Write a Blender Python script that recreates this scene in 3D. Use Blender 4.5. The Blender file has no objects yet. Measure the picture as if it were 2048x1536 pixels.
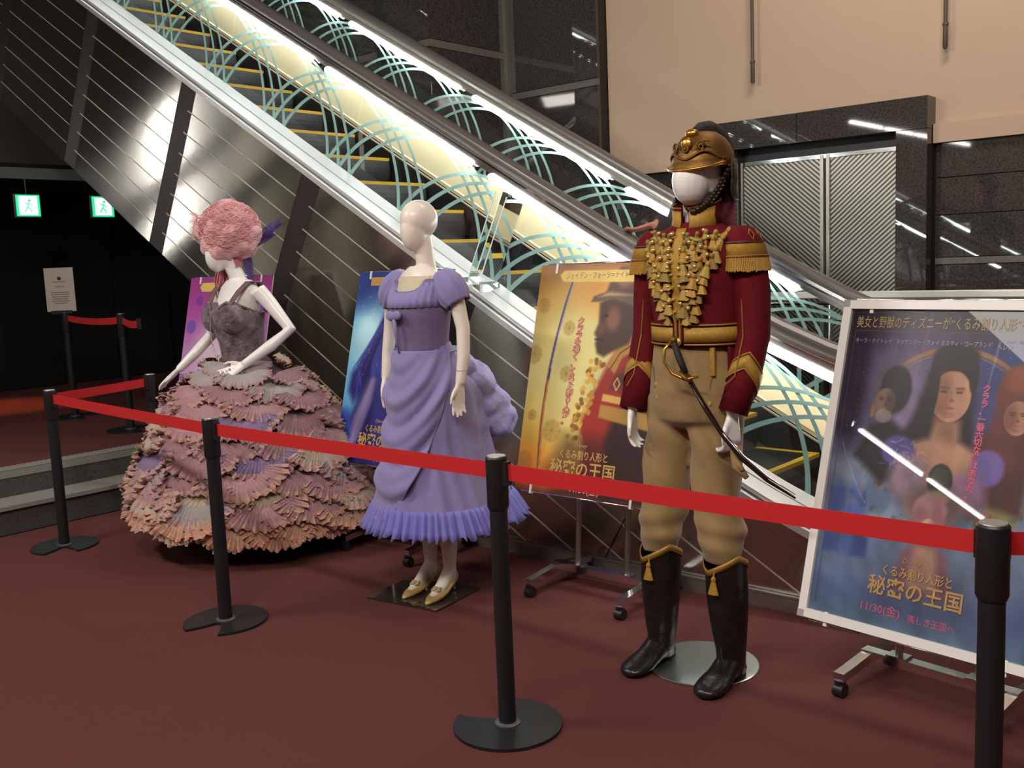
import bpy, math, random
import numpy as np
from mathutils import Vector, Matrix
random.seed(7); rng = np.random.default_rng(5)
sc = bpy.context.scene; COL = sc.collection
PI = math.pi; T30 = math.tan(math.radians(30)); C30 = math.cos(math.radians(30))
# ---------------------------------------------------------------- camera
F = 1972.0; YAW, PIT, ROL = [math.radians(a) for a in (41.36, 7.10, 2.366)]
fw = np.array([-math.sin(YAW)*math.cos(PIT), math.cos(YAW)*math.cos(PIT), -math.sin(PIT)])
_r = np.array([math.cos(YAW), math.sin(YAW), 0.]); _d = np.cross(fw, _r)
cr = _r*math.cos(ROL)+_d*math.sin(ROL); cd = -_r*math.sin(ROL)+_d*math.cos(ROL)
cam_d = bpy.data.cameras.new('camera'); cam = bpy.data.objects.new('camera', cam_d); COL.objects.link(cam)
cam_d.sensor_width = 36; cam_d.lens = F/2048*36; cam_d.clip_end = 100; cam_d.clip_start = .05
cam.matrix_world = Matrix(((cr[0], -cd[0], -fw[0], 0), (cr[1], -cd[1], -fw[1], 0), (cr[2], -cd[2], -fw[2], 1.5), (0, 0, 0, 1)))
sc.camera = cam
# ---------------------------------------------------------------- view, world, lights
vs = sc.view_settings; vs.view_transform = 'Standard'; vs.look = 'None'; vs.exposure = 0.0; vs.gamma = 1.0; vs.use_curve_mapping = False
w = bpy.data.worlds.new('world'); sc.world = w; w.use_nodes = True
w.node_tree.nodes['Background'].inputs[0].default_value = (.75, .85, 1, 1); w.node_tree.nodes['Background'].inputs[1].default_value = .02
def area(name, loc, size, power, col, look=None, sizey=None):
    l = bpy.data.lights.new(name, 'AREA'); l.energy = power; l.color = col; l.size = size
    if sizey: l.shape = 'RECTANGLE'; l.size_y = sizey
    o = bpy.data.objects.new(name, l); COL.objects.link(o); o.location = loc
    t = Vector(look) if look else Vector((loc[0], loc[1], 0))
    o.rotation_euler = (t-Vector(loc)).to_track_quat('-Z', 'Y').to_euler()
    return o
area('ceiling_lamp_front', (-1.2, -.6, 4.3), 1.6, 115, (1, .93, .84), (-1.8, 3.0, .6), .22)
area('ceiling_lamp_side', (-5.2, -.4, 4.2), 1.4, 105, (1, .93, .88), (-4.2, 3.0, .6), .22)
area('ceiling_lamp_wall', (-1.6, 4.6, 5.4), 1.6, 92, (1, .89, .79), (-2.8, 7.2, 2.6), .8)
area('ceiling_lamp_floor', (.6, .2, 4.4), 1.4, 70, (1, .86, .78), (-.8, 2.0, 0), .3)
area('lobby_fill', (-5, -5.2, 5.6), 2.4, 120, (1, .92, .82))  # fill added to brighten the lobby that the steel flank reflects
_s = bpy.data.lights.new('lobby_floor_spot', 'SPOT'); _s.energy = 150; _s.color = (1, .30, .07); _s.spot_size = math.radians(46); _s.spot_blend = .8; _s.shadow_soft_size = .05
_o = bpy.data.objects.new('lobby_floor_spot', _s); COL.objects.link(_o); _o.location = (-9.75, 3.75, 2.35)
# ---------------------------------------------------------------- helpers
def rgb(h):
    c = [int(h[i:i+2], 16)/255 for i in (0, 2, 4)]
    return tuple((x/12.92 if x < .04045 else ((x+.055)/1.055)**2.4) for x in c)
MATS = {}
def mat(name, col, rough=.6, metal=0., noise=None, bump=None, emit=0., alpha=None, spec=None, sheen=0., aniso=None, coat=0., sss=0.):
    if name in MATS: return MATS[name]
    m = bpy.data.materials.new(name); m.use_nodes = True; nt = m.node_tree; b = nt.nodes['Principled BSDF']
    c = rgb(col) if isinstance(col, str) else col
    b.inputs['Base Color'].default_value = (*c, 1); b.inputs['Roughness'].default_value = rough; b.inputs['Metallic'].default_value = metal
    if spec is not None: b.inputs['Specular IOR Level'].default_value = spec
    if sheen: b.inputs['Sheen Weight'].default_value = sheen
    if coat: b.inputs['Coat Weight'].default_value = coat
    if sss: b.inputs['Subsurface Weight'].default_value = sss; b.inputs['Subsurface Radius'].default_value = (.02, .01, .008)
    if aniso: b.inputs['Anisotropic'].default_value = aniso[0]; b.inputs['Anisotropic Rotation'].default_value = aniso[1]
    if emit: b.inputs['Emission Color'].default_value = (*c, 1); b.inputs['Emission Strength'].default_value = emit
    if alpha is not None: b.inputs['Alpha'].default_value = alpha
    tc = None
    if noise or bump: tc = nt.nodes.new('ShaderNodeTexCoord')
    if noise:                       # (second colour, scale, detail, contrast[, stretch])
        n = nt.nodes.new('ShaderNodeTexNoise'); n.inputs['Scale'].default_value = noise[1]; n.inputs['Detail'].default_value = noise[2]
        mp = nt.nodes.new('ShaderNodeMapping'); mp.inputs['Scale'].default_value = noise[4] if len(noise) > 4 else (1, 1, 1)
        nt.links.new(tc.outputs['Object'], mp.inputs[0]); nt.links.new(mp.outputs[0], n.inputs['Vector'])
        r = nt.nodes.new('ShaderNodeValToRGB'); k = noise[3]/2
        r.color_ramp.elements[0].position = .5-k; r.color_ramp.elements[1].position = .5+k
        c2 = rgb(noise[0]) if isinstance(noise[0], str) else noise[0]
        r.color_ramp.elements[0].color = (*c, 1); r.color_ramp.elements[1].color = (*c2, 1)
        nt.links.new(n.outputs[0], r.inputs[0]); nt.links.new(r.outputs[0], b.inputs['Base Color'])
        if emit: nt.links.new(r.outputs[0], b.inputs['Emission Color'])
    if bump:                        # (scale, strength, distance[, stretch])
        n = nt.nodes.new('ShaderNodeTexNoise'); n.inputs['Scale'].default_value = bump[0]; n.inputs['Detail'].default_value = 4
        mp = nt.nodes.new('ShaderNodeMapping'); mp.inputs['Scale'].default_value = bump[3] if len(bump) > 3 else (1, 1, 1)
        nt.links.new(tc.outputs['Object'], mp.inputs[0]); nt.links.new(mp.outputs[0], n.inputs['Vector'])
        bp = nt.nodes.new('ShaderNodeBump'); bp.inputs['Strength'].default_value = bump[1]; bp.inputs['Distance'].default_value = bump[2]
        nt.links.new(n.outputs[0], bp.inputs['Height']); nt.links.new(bp.outputs[0], b.inputs['Normal'])
    MATS[name] = m; return m
def glassmat(name, tint, gloss=.12, rough=.02, alpha_tint=None):
    m = bpy.data.materials.new(name); m.use_nodes = True; nt = m.node_tree; nt.nodes.remove(nt.nodes['Principled BSDF'])
    out = nt.nodes['Material Output']; tr = nt.nodes.new('ShaderNodeBsdfTransparent'); gl = nt.nodes.new('ShaderNodeBsdfGlossy')
    lw = nt.nodes.new('ShaderNodeFresnel'); lw.inputs[0].default_value = 1.45; mx = nt.nodes.new('ShaderNodeMixShader')
    tr.inputs[0].default_value = (*tint, 1); gl.inputs[0].default_value = (1, 1, 1, 1); gl.inputs['Roughness'].default_value = rough
    mu = nt.nodes.new('ShaderNodeMath'); mu.operation = 'MULTIPLY'; mu.inputs[1].default_value = gloss*8
    nt.links.new(lw.outputs[0], mu.inputs[0]); nt.links.new(mu.outputs[0], mx.inputs[0])
    nt.links.new(tr.outputs[0], mx.inputs[1]); nt.links.new(gl.outputs[0], mx.inputs[2]); nt.links.new(mx.outputs[0], out.inputs[0])
    return m
class M:
    """collects shapes, builds them as one mesh object"""
    def __init__(s): s.v = []; s.f = []; s.mi = []; s.cur = 0
    def add(s, vs_, fs):
        n = len(s.v); s.v += [tuple(map(float, p)) for p in vs_]; s.f += [[i+n for i in f] for f in fs]; s.mi += [s.cur]*len(fs); return s
    def box(s, a, b):
        x0, y0, z0 = a; x1, y1, z1 = b
        return s.add([(x0,y0,z0),(x1,y0,z0),(x1,y1,z0),(x0,y1,z0),(x0,y0,z1),(x1,y0,z1),(x1,y1,z1),(x0,y1,z1)],
                     [(0,3,2,1),(4,5,6,7),(0,1,5,4),(1,2,6,5),(2,3,7,6),(3,0,4,7)])
    def bevbox(s, a, b, c):          # box with chamfered edges along z faces
        x0, y0, z0 = a; x1, y1, z1 = b; ps = []
        for z, k in ((z0, c), (z0+c, 0), (z1-c, 0), (z1, c)):
            e = c
            ps.append([(x0+k+e*(k==0)*0, y0+k, z), (x1-k, y0+k, z), (x1-k, y1-k, z), (x0+k, y1-k, z)])
        return s.loft(ps, True, True, True)
    def loft(s, rings, closed=True, cap0=False, cap1=False):
        n = len(rings[0]); v = [p for r in rings for p in r]; f = []
        for i in range(len(rings)-1):
            for j in range(n if closed else n-1):
                k = (j+1) % n; f.append((i*n+j, i*n+k, (i+1)*n+k, (i+1)*n+j))
        if cap0: f.append(tuple(range(n-1, -1, -1)))
        if cap1: f.append(tuple((len(rings)-1)*n+j for j in range(n)))
        return s.add(v, f)
    def poly(s, pts, off):           # prism: polygon pts (3D), extruded by vector off
        n = len(pts); a = [tuple(p) for p in pts]; b = [tuple(np.add(p, off)) for p in pts]
        return s.add(a+b, [tuple(range(n)), tuple(range(2*n-1, n-1, -1))]+[(i, n+i, n+(i+1) % n, (i+1) % n) for i in range(n)])
    def tube(s, pts, rad, n=10, cap=True, flat=1.0, up=(0, 0, 1)):
        pts = [np.array(p, float) for p in pts]; rad = rad if hasattr(rad, '__len__') else [rad]*len(pts); rings = []; prev = None
        for i, p in enumerate(pts):
            t = pts[min(i+1, len(pts)-1)]-pts[max(i-1, 0)]; t = t/(np.linalg.norm(t)+1e-9)
            if prev is None:
                u = np.cross(t, up)
                if np.linalg.norm(u) < .05: u = np.cross(t, (1, 0, 0))
            else: u = prev-t*(prev@t)
            u = u/np.linalg.norm(u); prev = u; q = np.cross(t, u)
            rings.append([p+rad[i]*(math.cos(a)*u+flat*math.sin(a)*q) for a in np.arange(n)*2*PI/n])
        return s.loft(rings, True, cap, cap)
    def lathe(s, c, prof, n=24, a0=0, ax=None):   # prof [(r,z)]
        rings = [[(c[0]+r*math.cos(a), c[1]+r*math.sin(a), c[2]+z) for a in np.arange(n)*2*PI/n] for r, z in prof]
        return s.loft(rings, True, True, True)
    def ell(s, c, r, n=16, m=10, R=None):
        rings = []
        for i in range(m+1):
            ph = -PI/2+PI*i/m; k = max(math.cos(ph), .02)
            rings.append([(r[0]*k*math.cos(a), r[1]*k*math.sin(a), r[2]*math.sin(ph)) for a in np.arange(n)*2*PI/n])
        if R is not None: rings = [[tuple(np.array(R) @ np.array(p)) for p in g] for g in rings]
        return s.loft([[tuple(np.add(p, c)) for p in g] for g in rings], True, True, True)
ORG = {}
def build(name, m, ma, parent=None, org=(0, 0, 0), smooth=False, kind=None, label=None, auto=None, local=False):
    me = bpy.data.meshes.new(name)
    o0 = np.array(ORG.get(parent.name, (0, 0, 0)) if parent else org, float)
    v = np.array(m.v, float)-(0 if local else o0)
    me.from_pydata(v.tolist(), [], m.f)
    for q in (ma if isinstance(ma, (list, tuple)) else [ma]): me.materials.append(q)
    if ma is steel:                  # brushing runs along the incline
        uv = me.uv_layers.new(name='UVMap'); li = np.zeros(len(me.loops), np.int32); me.loops.foreach_get('vertex_index', li); q = v[li]
        uv.data.foreach_set('uv', np.stack([q[:, 0]*.866-q[:, 2]*.5, q[:, 0]*.5+q[:, 2]*.866], 1).ravel())
    if max(m.mi, default=0) > 0: me.polygons.foreach_set('material_index', m.mi)
    if smooth: me.polygons.foreach_set('use_smooth', [True]*len(me.polygons))
    if auto: me.set_sharp_from_angle(angle=math.radians(auto))
    me.update()
    o = bpy.data.objects.new(name, me); COL.objects.link(o)
    if parent: o.parent = parent; ORG[o.name] = tuple(o0)
    else: o.location = tuple(o0); ORG[o.name] = tuple(o0)
    if kind: o['kind'] = kind
    if label: o['label'] = label
    return o
def tag(o, label, cat, group=None):
    o['label'] = label; o['category'] = cat
    if group: o['group'] = group
    return o
def thing(name, loc, label, cat, group=None):
    o = bpy.data.objects.new(name, None); COL.objects.link(o); o.location = loc; o.empty_display_size = .1
    ORG[o.name] = tuple(loc); return tag(o, label, cat, group)
def copy_at(src, parent, name=None):
    o = src.copy(); COL.objects.link(o); o.parent = parent; return o
def clip(poly, a, b, c):             # keep a*x+b*z<=c  (2D)
    out = []
    for i in range(len(poly)):
        p, q = poly[i], poly[(i+1) % len(poly)]; dp = a*p[0]+b*p[1]-c; dq = a*q[0]+b*q[1]-c
        if dp <= 0: out.append(p)
        if (dp < 0 < dq) or (dq < 0 < dp):
            t = dp/(dp-dq); out.append((p[0]+t*(q[0]-p[0]), p[1]+t*(q[1]-p[1])))
    return out
# ---------------------------------------------------------------- materials
steel = mat('brushed_steel', (.50, .475, .44), .165, 1., aniso=(.93, .25), noise=((.43, .41, .375), 5, 3, .6))
_tn = steel.node_tree.nodes.new('ShaderNodeTangent'); _tn.direction_type = 'UV_MAP'; _tn.uv_map = 'UVMap'
steel.node_tree.links.new(_tn.outputs[0], steel.node_tree.nodes['Principled BSDF'].inputs['Tangent'])
deckm = mat('polished_deck_steel', (.78, .79, .78), .36, .7)
trimm = mat('highlight_and_trim_steel', (.62, .58, .50), .45, .5)  # pale colour stands for panel edge highlights; also the skirt trim
chrome = mat('chrome', (.78, .78, .78), .12, 1.)
barm = mat('dark_bronze_bar', (.050, .038, .034), .45, .6)
blackp = mat('black_plastic', (.012, .012, .013), .42)
blackm = mat('black_metal', (.02, .021, .022), .38, .3)
rubber = mat('handrail_rubber', (.135, .12, .115), .3, .2)
mint = mat('frosted_mint_print', rgb('7ea099'), .7)
redb = mat('red_webbing', rgb('c01a1c'), .7, bump=(60, .3, .002, (1, 1, 14)))
white_p = mat('white_painted_metal', (.8, .78, .75), .35)
carpet = mat('burgundy_carpet', rgb('6c403c'), .95, noise=(rgb('502c2b'), 260, 2, .9), bump=(320, .6, .004), spec=.1)
granite = mat('dark_granite', (.016, .014, .013), .03, noise=((.088, .076, .072), 75, 8, .5), spec=.8)
granite_l = mat('light_granite_band', (.10, .088, .078), .35, noise=((.17, .15, .135), 40, 6, .5))
stonest = mat('dark_step_stone', (.035, .032, .028), .6, noise=((.10, .09, .08), 90, 6, .5))
beige = mat('beige_plaster', rgb('c4ab95'), .85, noise=(rgb('bfa68f'), 3, 2, .8))
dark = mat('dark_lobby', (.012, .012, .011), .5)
glass = glassmat('balustrade_glass', (.93, .97, .955), .11)
acryl = glassmat('clear_acrylic', (.9, .95, .94), .12)
# ---------------------------------------------------------------- setting
def struct(name, m, ma, **k): return build(name, m, ma, kind='structure', **k)
struct('floor', M().box((-6.07, -8, -.1), (5, 7, 0)), carpet)
fl2 = struct('floor', M().box((-13, -8, -.1), (-6.39, 7, .33)), carpet)
# two stone steps up to the raised floor on the left
st = struct('stairs', M().box((-6.39, -8, 0), (-6.09, 7, .15)), stonest)
build('riser', M().box((-6.37, -8, .15), (-6.34, 3.7, .31)), stonest, st)
nos = mat('step_nosing_stone', (.21, .205, .18), .6, noise=((.27, .26, .23), 60, 4, .6))
build('nosing', M().box((-6.38, -8, .15), (-6.065, 3.7, .175)), nos, st)
g = M().box((-6.50, -8, .33), (-6.345, 3.7, .336)).box((-6.36, -8, .293), (-6.335, 3.7, .336))
top = build('nosing', g, nos, st)
g = M()
for i in range(150): g.box((-6.495, -1.5+i*.034, .336), (-6.37, -1.5+i*.034+.018, .340))
build('grip_ribs', g, nos, st, kind='stuff')
wb = struct('wall_back', M().box((-4.95, 7.0, 2.17), (5, 7.2, 6.2)), beige)
struct('trim_1', M().box((-4.95, 6.94, 2.165), (-3.82, 7.0, 2.22)).box((-2.28, 6.94, 2.165), (5, 7.0, 2.29)), beige)
# granite cladding under the beige wall, slab by slab
gr = struct('wall_granite', M().box((-4.95, 7.02, 0), (5, 7.2, 2.165)), dark)
rows = [(1.94, 2.163), (1.693, 1.934), (1.408, 1.687), (.9, 1.355), (.45, .895), (.02, .445)]
for x0, x1 in ((-4.94, -3.84), (-2.27, -1.20), (-1.195, -.1), (-.095, 1.0), (1.005, 2.1)):
    for z0, z1 in rows:
        build('slab', M().box((x0, 6.985, z0), (x1, 7.02, z1)), granite, gr)
    build('light_band', M().box((x0, 6.98, 1.36), (x1, 7.02, 1.403)), granite_l, gr)
col = struct('wall_column', M().box((-5.926, 6.87, 0), (-4.955, 7.2, 6.2)).box((-5.96, 5.9, 0), (-5.945, 6.87, 6.2)).box((-9.5, 5.905, 0), (-5.95, 6.1, 6.2)), dark)
for z0, z1, lt in ((0, 1.2, 0), (1.205, 2.06, 0), (2.065, 2.915, 0), (2.92, 2.975, 1), (2.98, 4.0, 0), (4.005, 5.1, 0)):
    ma = granite_l if lt else granite
    build('light_band' if lt else 'slab', M().box((-5.92, 6.852, z0), (-4.95, 6.885, z1)), ma, col)
for z0, z1, lt in ((0, 1.3, 0), (1.305, 2.3, 0), (2.305, 3.265, 0), (3.27, 3.33, 1), (3.335, 4.4, 0), (4.405, 5.4, 0)):
    ma = granite_l if lt else granite
    nm = 'light_band' if lt else 'slab'
    build(nm, M().box((-5.945, 5.89, z0), (-5.926, 6.85, z1)), ma, col)
    for x0, x1 in ((-6.45, -5.93), (-7.5, -6.59), (-8.55, -7.505)):
        build(nm, M().box((x0, 5.883, z0), (x1, 5.91, z1)), ma, col)
build('corner_strip', M().box((-5.93, 6.80, 0), (-5.885, 6.851, 6.2)), mat('dull_corner_metal', (.25, .235, .21), .4, .8), col)
# elevator: proud granite surround and two etched steel leaves
fr = struct('trim_2', M().box((-3.84, 6.84, 0), (-3.70, 7.05, 2.26)), granite)
build('slab', M().box((-3.84, 6.84, 2.262), (-3.203, 7.05, 2.47)), granite, fr)
build('slab', M().box((-3.198, 6.84, 2.262), (-2.285, 7.05, 2.47)), granite, fr)
build('slab', M().box((-2.49, 6.84, 0), (-2.285, 7.05, 2.258)), granite, fr)
build('recess', M().box((-3.70, 6.99, 0), (-2.49, 7.03, 2.26)), blackp, fr)
dr = struct('door_1', M().box((-3.69, 6.94, .01), (-3.03, 6.97, 2.165)), mat('elevator_door_dark', (.10, .095, .085), .3, .9))
l2 = build('leaf', M().box((-3.02, 6.94, .01), (-2.495, 6.97, 2.165)), MATS['elevator_door_dark'], dr)
doorl = mat('etched_door_line', (.50, .48, .42), .38, 1.)
for (x0, x1, sg, par) in ((-3.67, -3.055, -1, dr), (-3.00, -2.50, 1, l2)):
    g = M(); k = 0
    for i in range(-60, 120):
        c = i*.034; sl = .86*sg                      # z = c + sl*(x-x0)
        p = [(x0, c), (x1, c+sl*(x1-x0)), (x1, c+sl*(x1-x0)+.016), (x0, c+.016)]
        p = clip(p, 0, 1, 2.14); p = clip(p, 0, -1, -.02) if len(p) > 2 else p
        if len(p) > 2: g.poly([(x, 6.9385, z) for x, z in p], (0, .003, 0))
    build('etched_lines', g, doorl, par, kind='stuff')
build('top_rail', M().box((-3.69, 6.925, 2.14), (-2.495, 6.94, 2.168)), chrome, dr)
build('edge_strip', M().box((-3.06, 6.92, .01), (-3.035, 6.94, 2.165)).box((-3.015, 6.92, .01), (-2.99, 6.94, 2.165)).box((-3.69, 6.92, .01), (-3.675, 6.94, 2.165)), doorl, dr)
# hanging cables in front of the beige wall
for i, (x, z) in enumerate(((-3.585, 2.74), (-2.207, 2.76))):
    o = build('hanging_cable', M().tube([(x, 6.93, 6.2), (x, 6.93, z+.16)], .013, 8).tube([(x, 6.93, z+.16), (x, 6.93, z+.01), (x, 6.93, z)], [.016, .016, .008], 8).tube([(x, 6.93, z+.165), (x, 6.93, z+.15)], .021, 8), mat('cable_brown', (.10, .075, .055), .6), org=(x, 6.93, z), smooth=True, auto=40)
    tag(o, 'dark hanging cable %s' % ('nearer the escalator, above the left of the elevator doors' if i == 0 else 'on the right, above the corner of the elevator surround'), 'cable')
struct('ceiling', M().box((-13, -8, 6.2), (5, 7.2, 6.3)), mat('ceiling_grey', (.20, .18, .16), .9))
struct('wall_front', M().box((-13, -8.2, 0), (5, -8, 6.2)), mat('lobby_wall', (.36, .31, .26), .8))
struct('wall_right', M().box((5, -8, 0), (5.2, 7.2, 6.2)), MATS['lobby_wall'])
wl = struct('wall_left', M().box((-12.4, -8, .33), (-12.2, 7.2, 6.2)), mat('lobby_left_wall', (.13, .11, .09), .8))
# low dark soffit and partition of the lobby beyond the steps
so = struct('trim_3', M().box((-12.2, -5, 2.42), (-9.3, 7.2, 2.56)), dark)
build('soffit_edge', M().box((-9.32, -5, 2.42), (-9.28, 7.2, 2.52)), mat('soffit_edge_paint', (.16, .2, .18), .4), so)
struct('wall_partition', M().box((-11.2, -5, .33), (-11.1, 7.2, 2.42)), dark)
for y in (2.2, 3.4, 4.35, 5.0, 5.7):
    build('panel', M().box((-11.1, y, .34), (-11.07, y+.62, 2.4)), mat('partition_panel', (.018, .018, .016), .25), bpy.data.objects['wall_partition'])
# ---------------------------------------------------------------- escalator
def pz_(x, off, s=.2, lead=.86):     # height of a line that runs parallel to the nosings, levelling out at the bottom landing
    c = off+lead; l = off-T30*x; u = (l-c)/s
    return c+s*(u if u > 30 else math.log1p(math.exp(u)))
esc = thing('escalator', (-4.2, 4.4, 0), 'escalator with mirror-steel flank, mint-striped glass sides and bright light tubes, rising to the upper left', 'escalator')
XS = [-9.6, -8, -6, -4.5, -3.4, -2.8, -2.5, -2.3, -2.1, -1.9, -1.7, -1.5, -1.3, -1.1, -.8, -.4, .3]
def sweep(m, prof, xs=XS, x1=None):  # prof [(y, off)] closed outline swept along the incline
    m.loft([[(x, y, pz_(x, o)) for y, o in prof] for x in xs], True, True, True); return m
ln30 = lambda x, off: (x, off-T30*x)
# flank panels: rows parallel to the incline, columns between bronze bars square to it
O_ = lambda s, t: (s*C30-t*.5, -s*.5-t*C30)
bars = [-10.9, -9.5, -8.1, -6.70, -5.27, -3.87, -2.40, -.95, .6]
def flank_clip(p):
    p = clip(p, 0, -1, -.072); p = clip(p, 1, 0, .3) if len(p) > 2 else p; p = clip(p, -1, 0, 9.6) if len(p) > 2 else p
    return p
panel_bm = []
for bi, sb in enumerate(bars[:-1]):
    s0, s1 = sb+(.19 if sb < -3.5 else .006), bars[bi+1]
    for r in range(20):
        t0 = .647+r*.1515; t1 = t0+.1465
        if r >= 8:
            p = [O_(s0, t0), O_(s1, t0), O_(s1, t1), O_(s0, t1)]; p = clip(p, -1, 0, 5.0)
        else: p = [O_(s0, t0), O_(s1, t0), O_(s1, t1), O_(s0, t1)]
        p = flank_clip(p) if len(p) > 2 else p
        if len(p) > 2: build('panel', M().poly([(x, 3.726, z) for x, z in p], (0, .018, 0)), steel, esc)
        # panel edge highlight built as a bright strip under each row, lapping a little over the bar
        p = [O_(s0-.05, t1-.0003), O_(s1, t1-.0003), O_(s1, t1+.0056), O_(s0-.05, t1+.0056)] if sb < -3.5 else [O_(s0, t1-.0003), O_(s1, t1-.0003), O_(s1, t1+.0056), O_(s0, t1+.0056)]
        if r >= 8: p = clip(p, -1, 0, 5.0)
        p = flank_clip(p) if len(p) > 2 else p
        if r != 7 and len(p) > 2: build('joint_highlight', M().poly([(x, 3.7235, z) for x, z in p], (0, .02, 0)), trimm, esc)
    p = [O_(sb, .647), O_(s0, .647), O_(s0, 1.855 if sb < -5.6 else 3.3), O_(sb, 1.855 if sb < -5.6 else 3.3)]
    p = flank_clip(p)
    if sb < -3.5 and len(p) > 2: build('upright_bar', M().poly([(x, 3.7285, z) for x, z in p], (0, .02, 0)), barm, esc)
tri = [(x, pz_(x, -.744)) for x in XS[4:]]+[(x, max(.072, -.7465-T30*x)) for x in reversed(XS[4:])]
build('panel', M().poly([(x, 3.727, z) for x, z in tri], (0, .017, 0)), steel, esc)
build('skirting', M().box((-5.0, 3.705, 0), (.3, 3.745, .062)).box((-5.0, 3.700, .062), (.3, 3.745, .070)), mat('skirting_steel', (.42, .41, .39), .4, .9), esc)
# truss core
g = M(); xs = [-9.6, -5.0]; core = []
g.poly([(x, 3.745, z) for x, z in [ln30(-9.6, -1.12), ln30(-5, -1.12), ln30(-5, -2.12), ln30(-9.6, -2.12)]], (0, 1.6, 0))
g.poly([(x, 3.745, z) for x, z in [ln30(-5, -1.2), (-2.2, .05), (-2.2, .0), (-5, 0)]], (0, 1.6, 0))
build('truss_cover', g, dark, esc)
# decks
build('outer_deck', sweep(M(), [(3.722, -.746), (3.722, -.712), (3.760, -.708), (3.760, -.746)]), deckm, esc, smooth=False)
build('outer_deck', sweep(M(), [(3.745, -.700), (3.745, -.680), (3.84, -.672), (3.84, -.69)]), deckm, esc)
build('outer_deck', sweep(M(), [(3.846, -.69), (3.846, -.668), (3.945, -.655), (3.945, -.69)]), deckm, esc)
build('deck_groove', sweep(M(), [(3.74, -.76), (3.74, -.712), (3.945, -.69), (3.945, -.76)]), blackm, esc)
build('inner_deck', sweep(M(), [(3.962, -.67), (4.09, -.745), (4.09, -.80), (3.962, -.80)]), deckm, esc)
build('skirt_panel', sweep(M(), [(4.09, -.80), (4.112, -.80), (4.112, -1.02), (4.09, -1.02)]), blackm, esc)
build('skirt_panel', sweep(M(), [(4.925, -.815), (4.955, -.815), (4.955, -1.02), (4.925, -1.02)]), blackm, esc)
build('skirt_edge', sweep(M(), [(4.922, -.806), (4.94, -.806), (4.94, -.814), (4.922, -.814)]), trimm, esc)
build('inner_deck', sweep(M(), [(4.945, -.775), (4.955, -.77), (5.088, -.61), (5.088, -.80), (4.945, -.80)]), mat('inner_deck_reflected_yellow', (.92, .80, .50), .38, .55), esc)  # yellow of reflected light is put into this steel deck's colour
build('outer_deck', sweep(M(), [(5.11, -.62), (5.33, -.70), (5.33, -.78), (5.11, -.78)]), deckm, esc)
build('flank_back', sweep(M(), [(5.31, -.78), (5.33, -.78), (5.33, -2.1), (5.31, -2.1)], [x for x in XS if x < -3.3]), blackm, esc)
# glass, frosted arcs, handrails, light tubes
def side(yg, joints, xc0, tubes, ysgn, hx):
    js = [-9.6]+joints+[-.2]
    for a, b in zip(js[:-1], js[1:]):
        n = max(2, int((b-a)/.3)+1); g = M(); lo = []; hi = []
        for i in range(n+1):
            x = a+.004+(b-a-.008)*i/n
            xl = x-.12; xh = x+.12
            lo.append((xl, yg, pz_(xl, -.70))); hi.append((xh, yg, pz_(xh, -.05)))
        g.add(lo+hi, [(i, i+1, n+2+i, n+1+i) for i in range(n)])
        build('glass_panel', g, glass, esc, label='clear glass panel with frosted arcs' if a == joints[0] else None)
    # arcs: true circles in the pane, stepping down with the incline, in threes
    for k in range(-9, 6):
        for i in range(3):
            cx = xc0+.62*k+.1*i; cz = -.987-T30*cx; R = .768; seg = []
            N = 72; run = []
            for j in range(N+1):
                a = math.radians(-60)+math.radians(300)*j/N
                x = cx+R*math.cos(a); z = cz+R*math.sin(a); off = z+T30*x
                wd = .0145-.0070*max(0, min(1, (off+.70)/.6))
                if -.70 < off < -.075 and x < -1.0: run.append((x, z, math.cos(a), math.sin(a), wd))
                else:
                    if len(run) > 3: seg.append(run)
                    run = []
            if len(run) > 3: seg.append(run)
            for run in seg:
                g = M()
                v = [(x-c*w_, yg-ysgn*.003, z-s*w_) for x, z, c, s, w_ in run]+[(x+c*w_, yg-ysgn*.003, z+s*w_) for x, z, c, s, w_ in run]
                e_ = .0011*((k*3+i) % 9); v = [(x, y-e_, z) for x, y, z in v]
                n = len(run); g.add(v, [(q, q+1, n+q+1, n+q) for q in range(n-1)])
                build('frosted_arc', g, mint, esc)
    # handrail: rounded rubber on a steel profile
    pr = [(-.04, -.012), (-.045, .008), (-.04, .030), (-.022, .044), (.022, .044), (.04, .030), (.045, .008), (.04, -.012)]
    xs_ = XS[:-1]
    def hr(prof, ma, nm):
        rings = []
        for x in xs_: rings.append([(x, yg+dy, pz_(x, o, .2)) for dy, o in prof])
        zt = rings[-1][3][2]; c = np.array((xs_[-1], yg, zt-.30))
        if nm == 'handrail':
            for a in np.radians((-70, -45, -20, 0, 20, 45, 70, 90))[::-1] if False else np.radians((60, 30, 0, -30, -60, -90)):
                rr = [.30+(o-.044) for _, o in prof]
                rings.append([(c[0]+r_*math.cos(a), yg+dy, c[2]+r_*math.sin(a)) for (dy, _), r_ in zip(prof, rr)])
        build(nm, M().loft(rings, True, True, True), ma, esc, smooth=True, auto=35)
    hr(pr, rubber, 'handrail')
    hr([(-.030, -.085), (-.034, -.05), (-.030, -.013), (.030, -.013), (.034, -.05), (.030, -.085)], mat('handrail_profile_steel', (.50, .46, .43), .25, 1.), 'handrail_profile')
    hr([(-.036, -.045), (-.0365, -.036), (-.030, -.033), (-.030, -.048)], chrome, 'profile_lip')
    for a, b in tubes:
        yt = yg-.033*ysgn if False else yg-.033
        pts = [(a+(b-a)*q, yt, pz_(a+(b-a)*q, -.098)) for q in (0, .012, .2, .5, .8, .988, 1)]
        build('light_tube', M().tube(pts, [.008, .019, .019, .019, .019, .019, .008], 12), tubem, esc, smooth=True)
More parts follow.
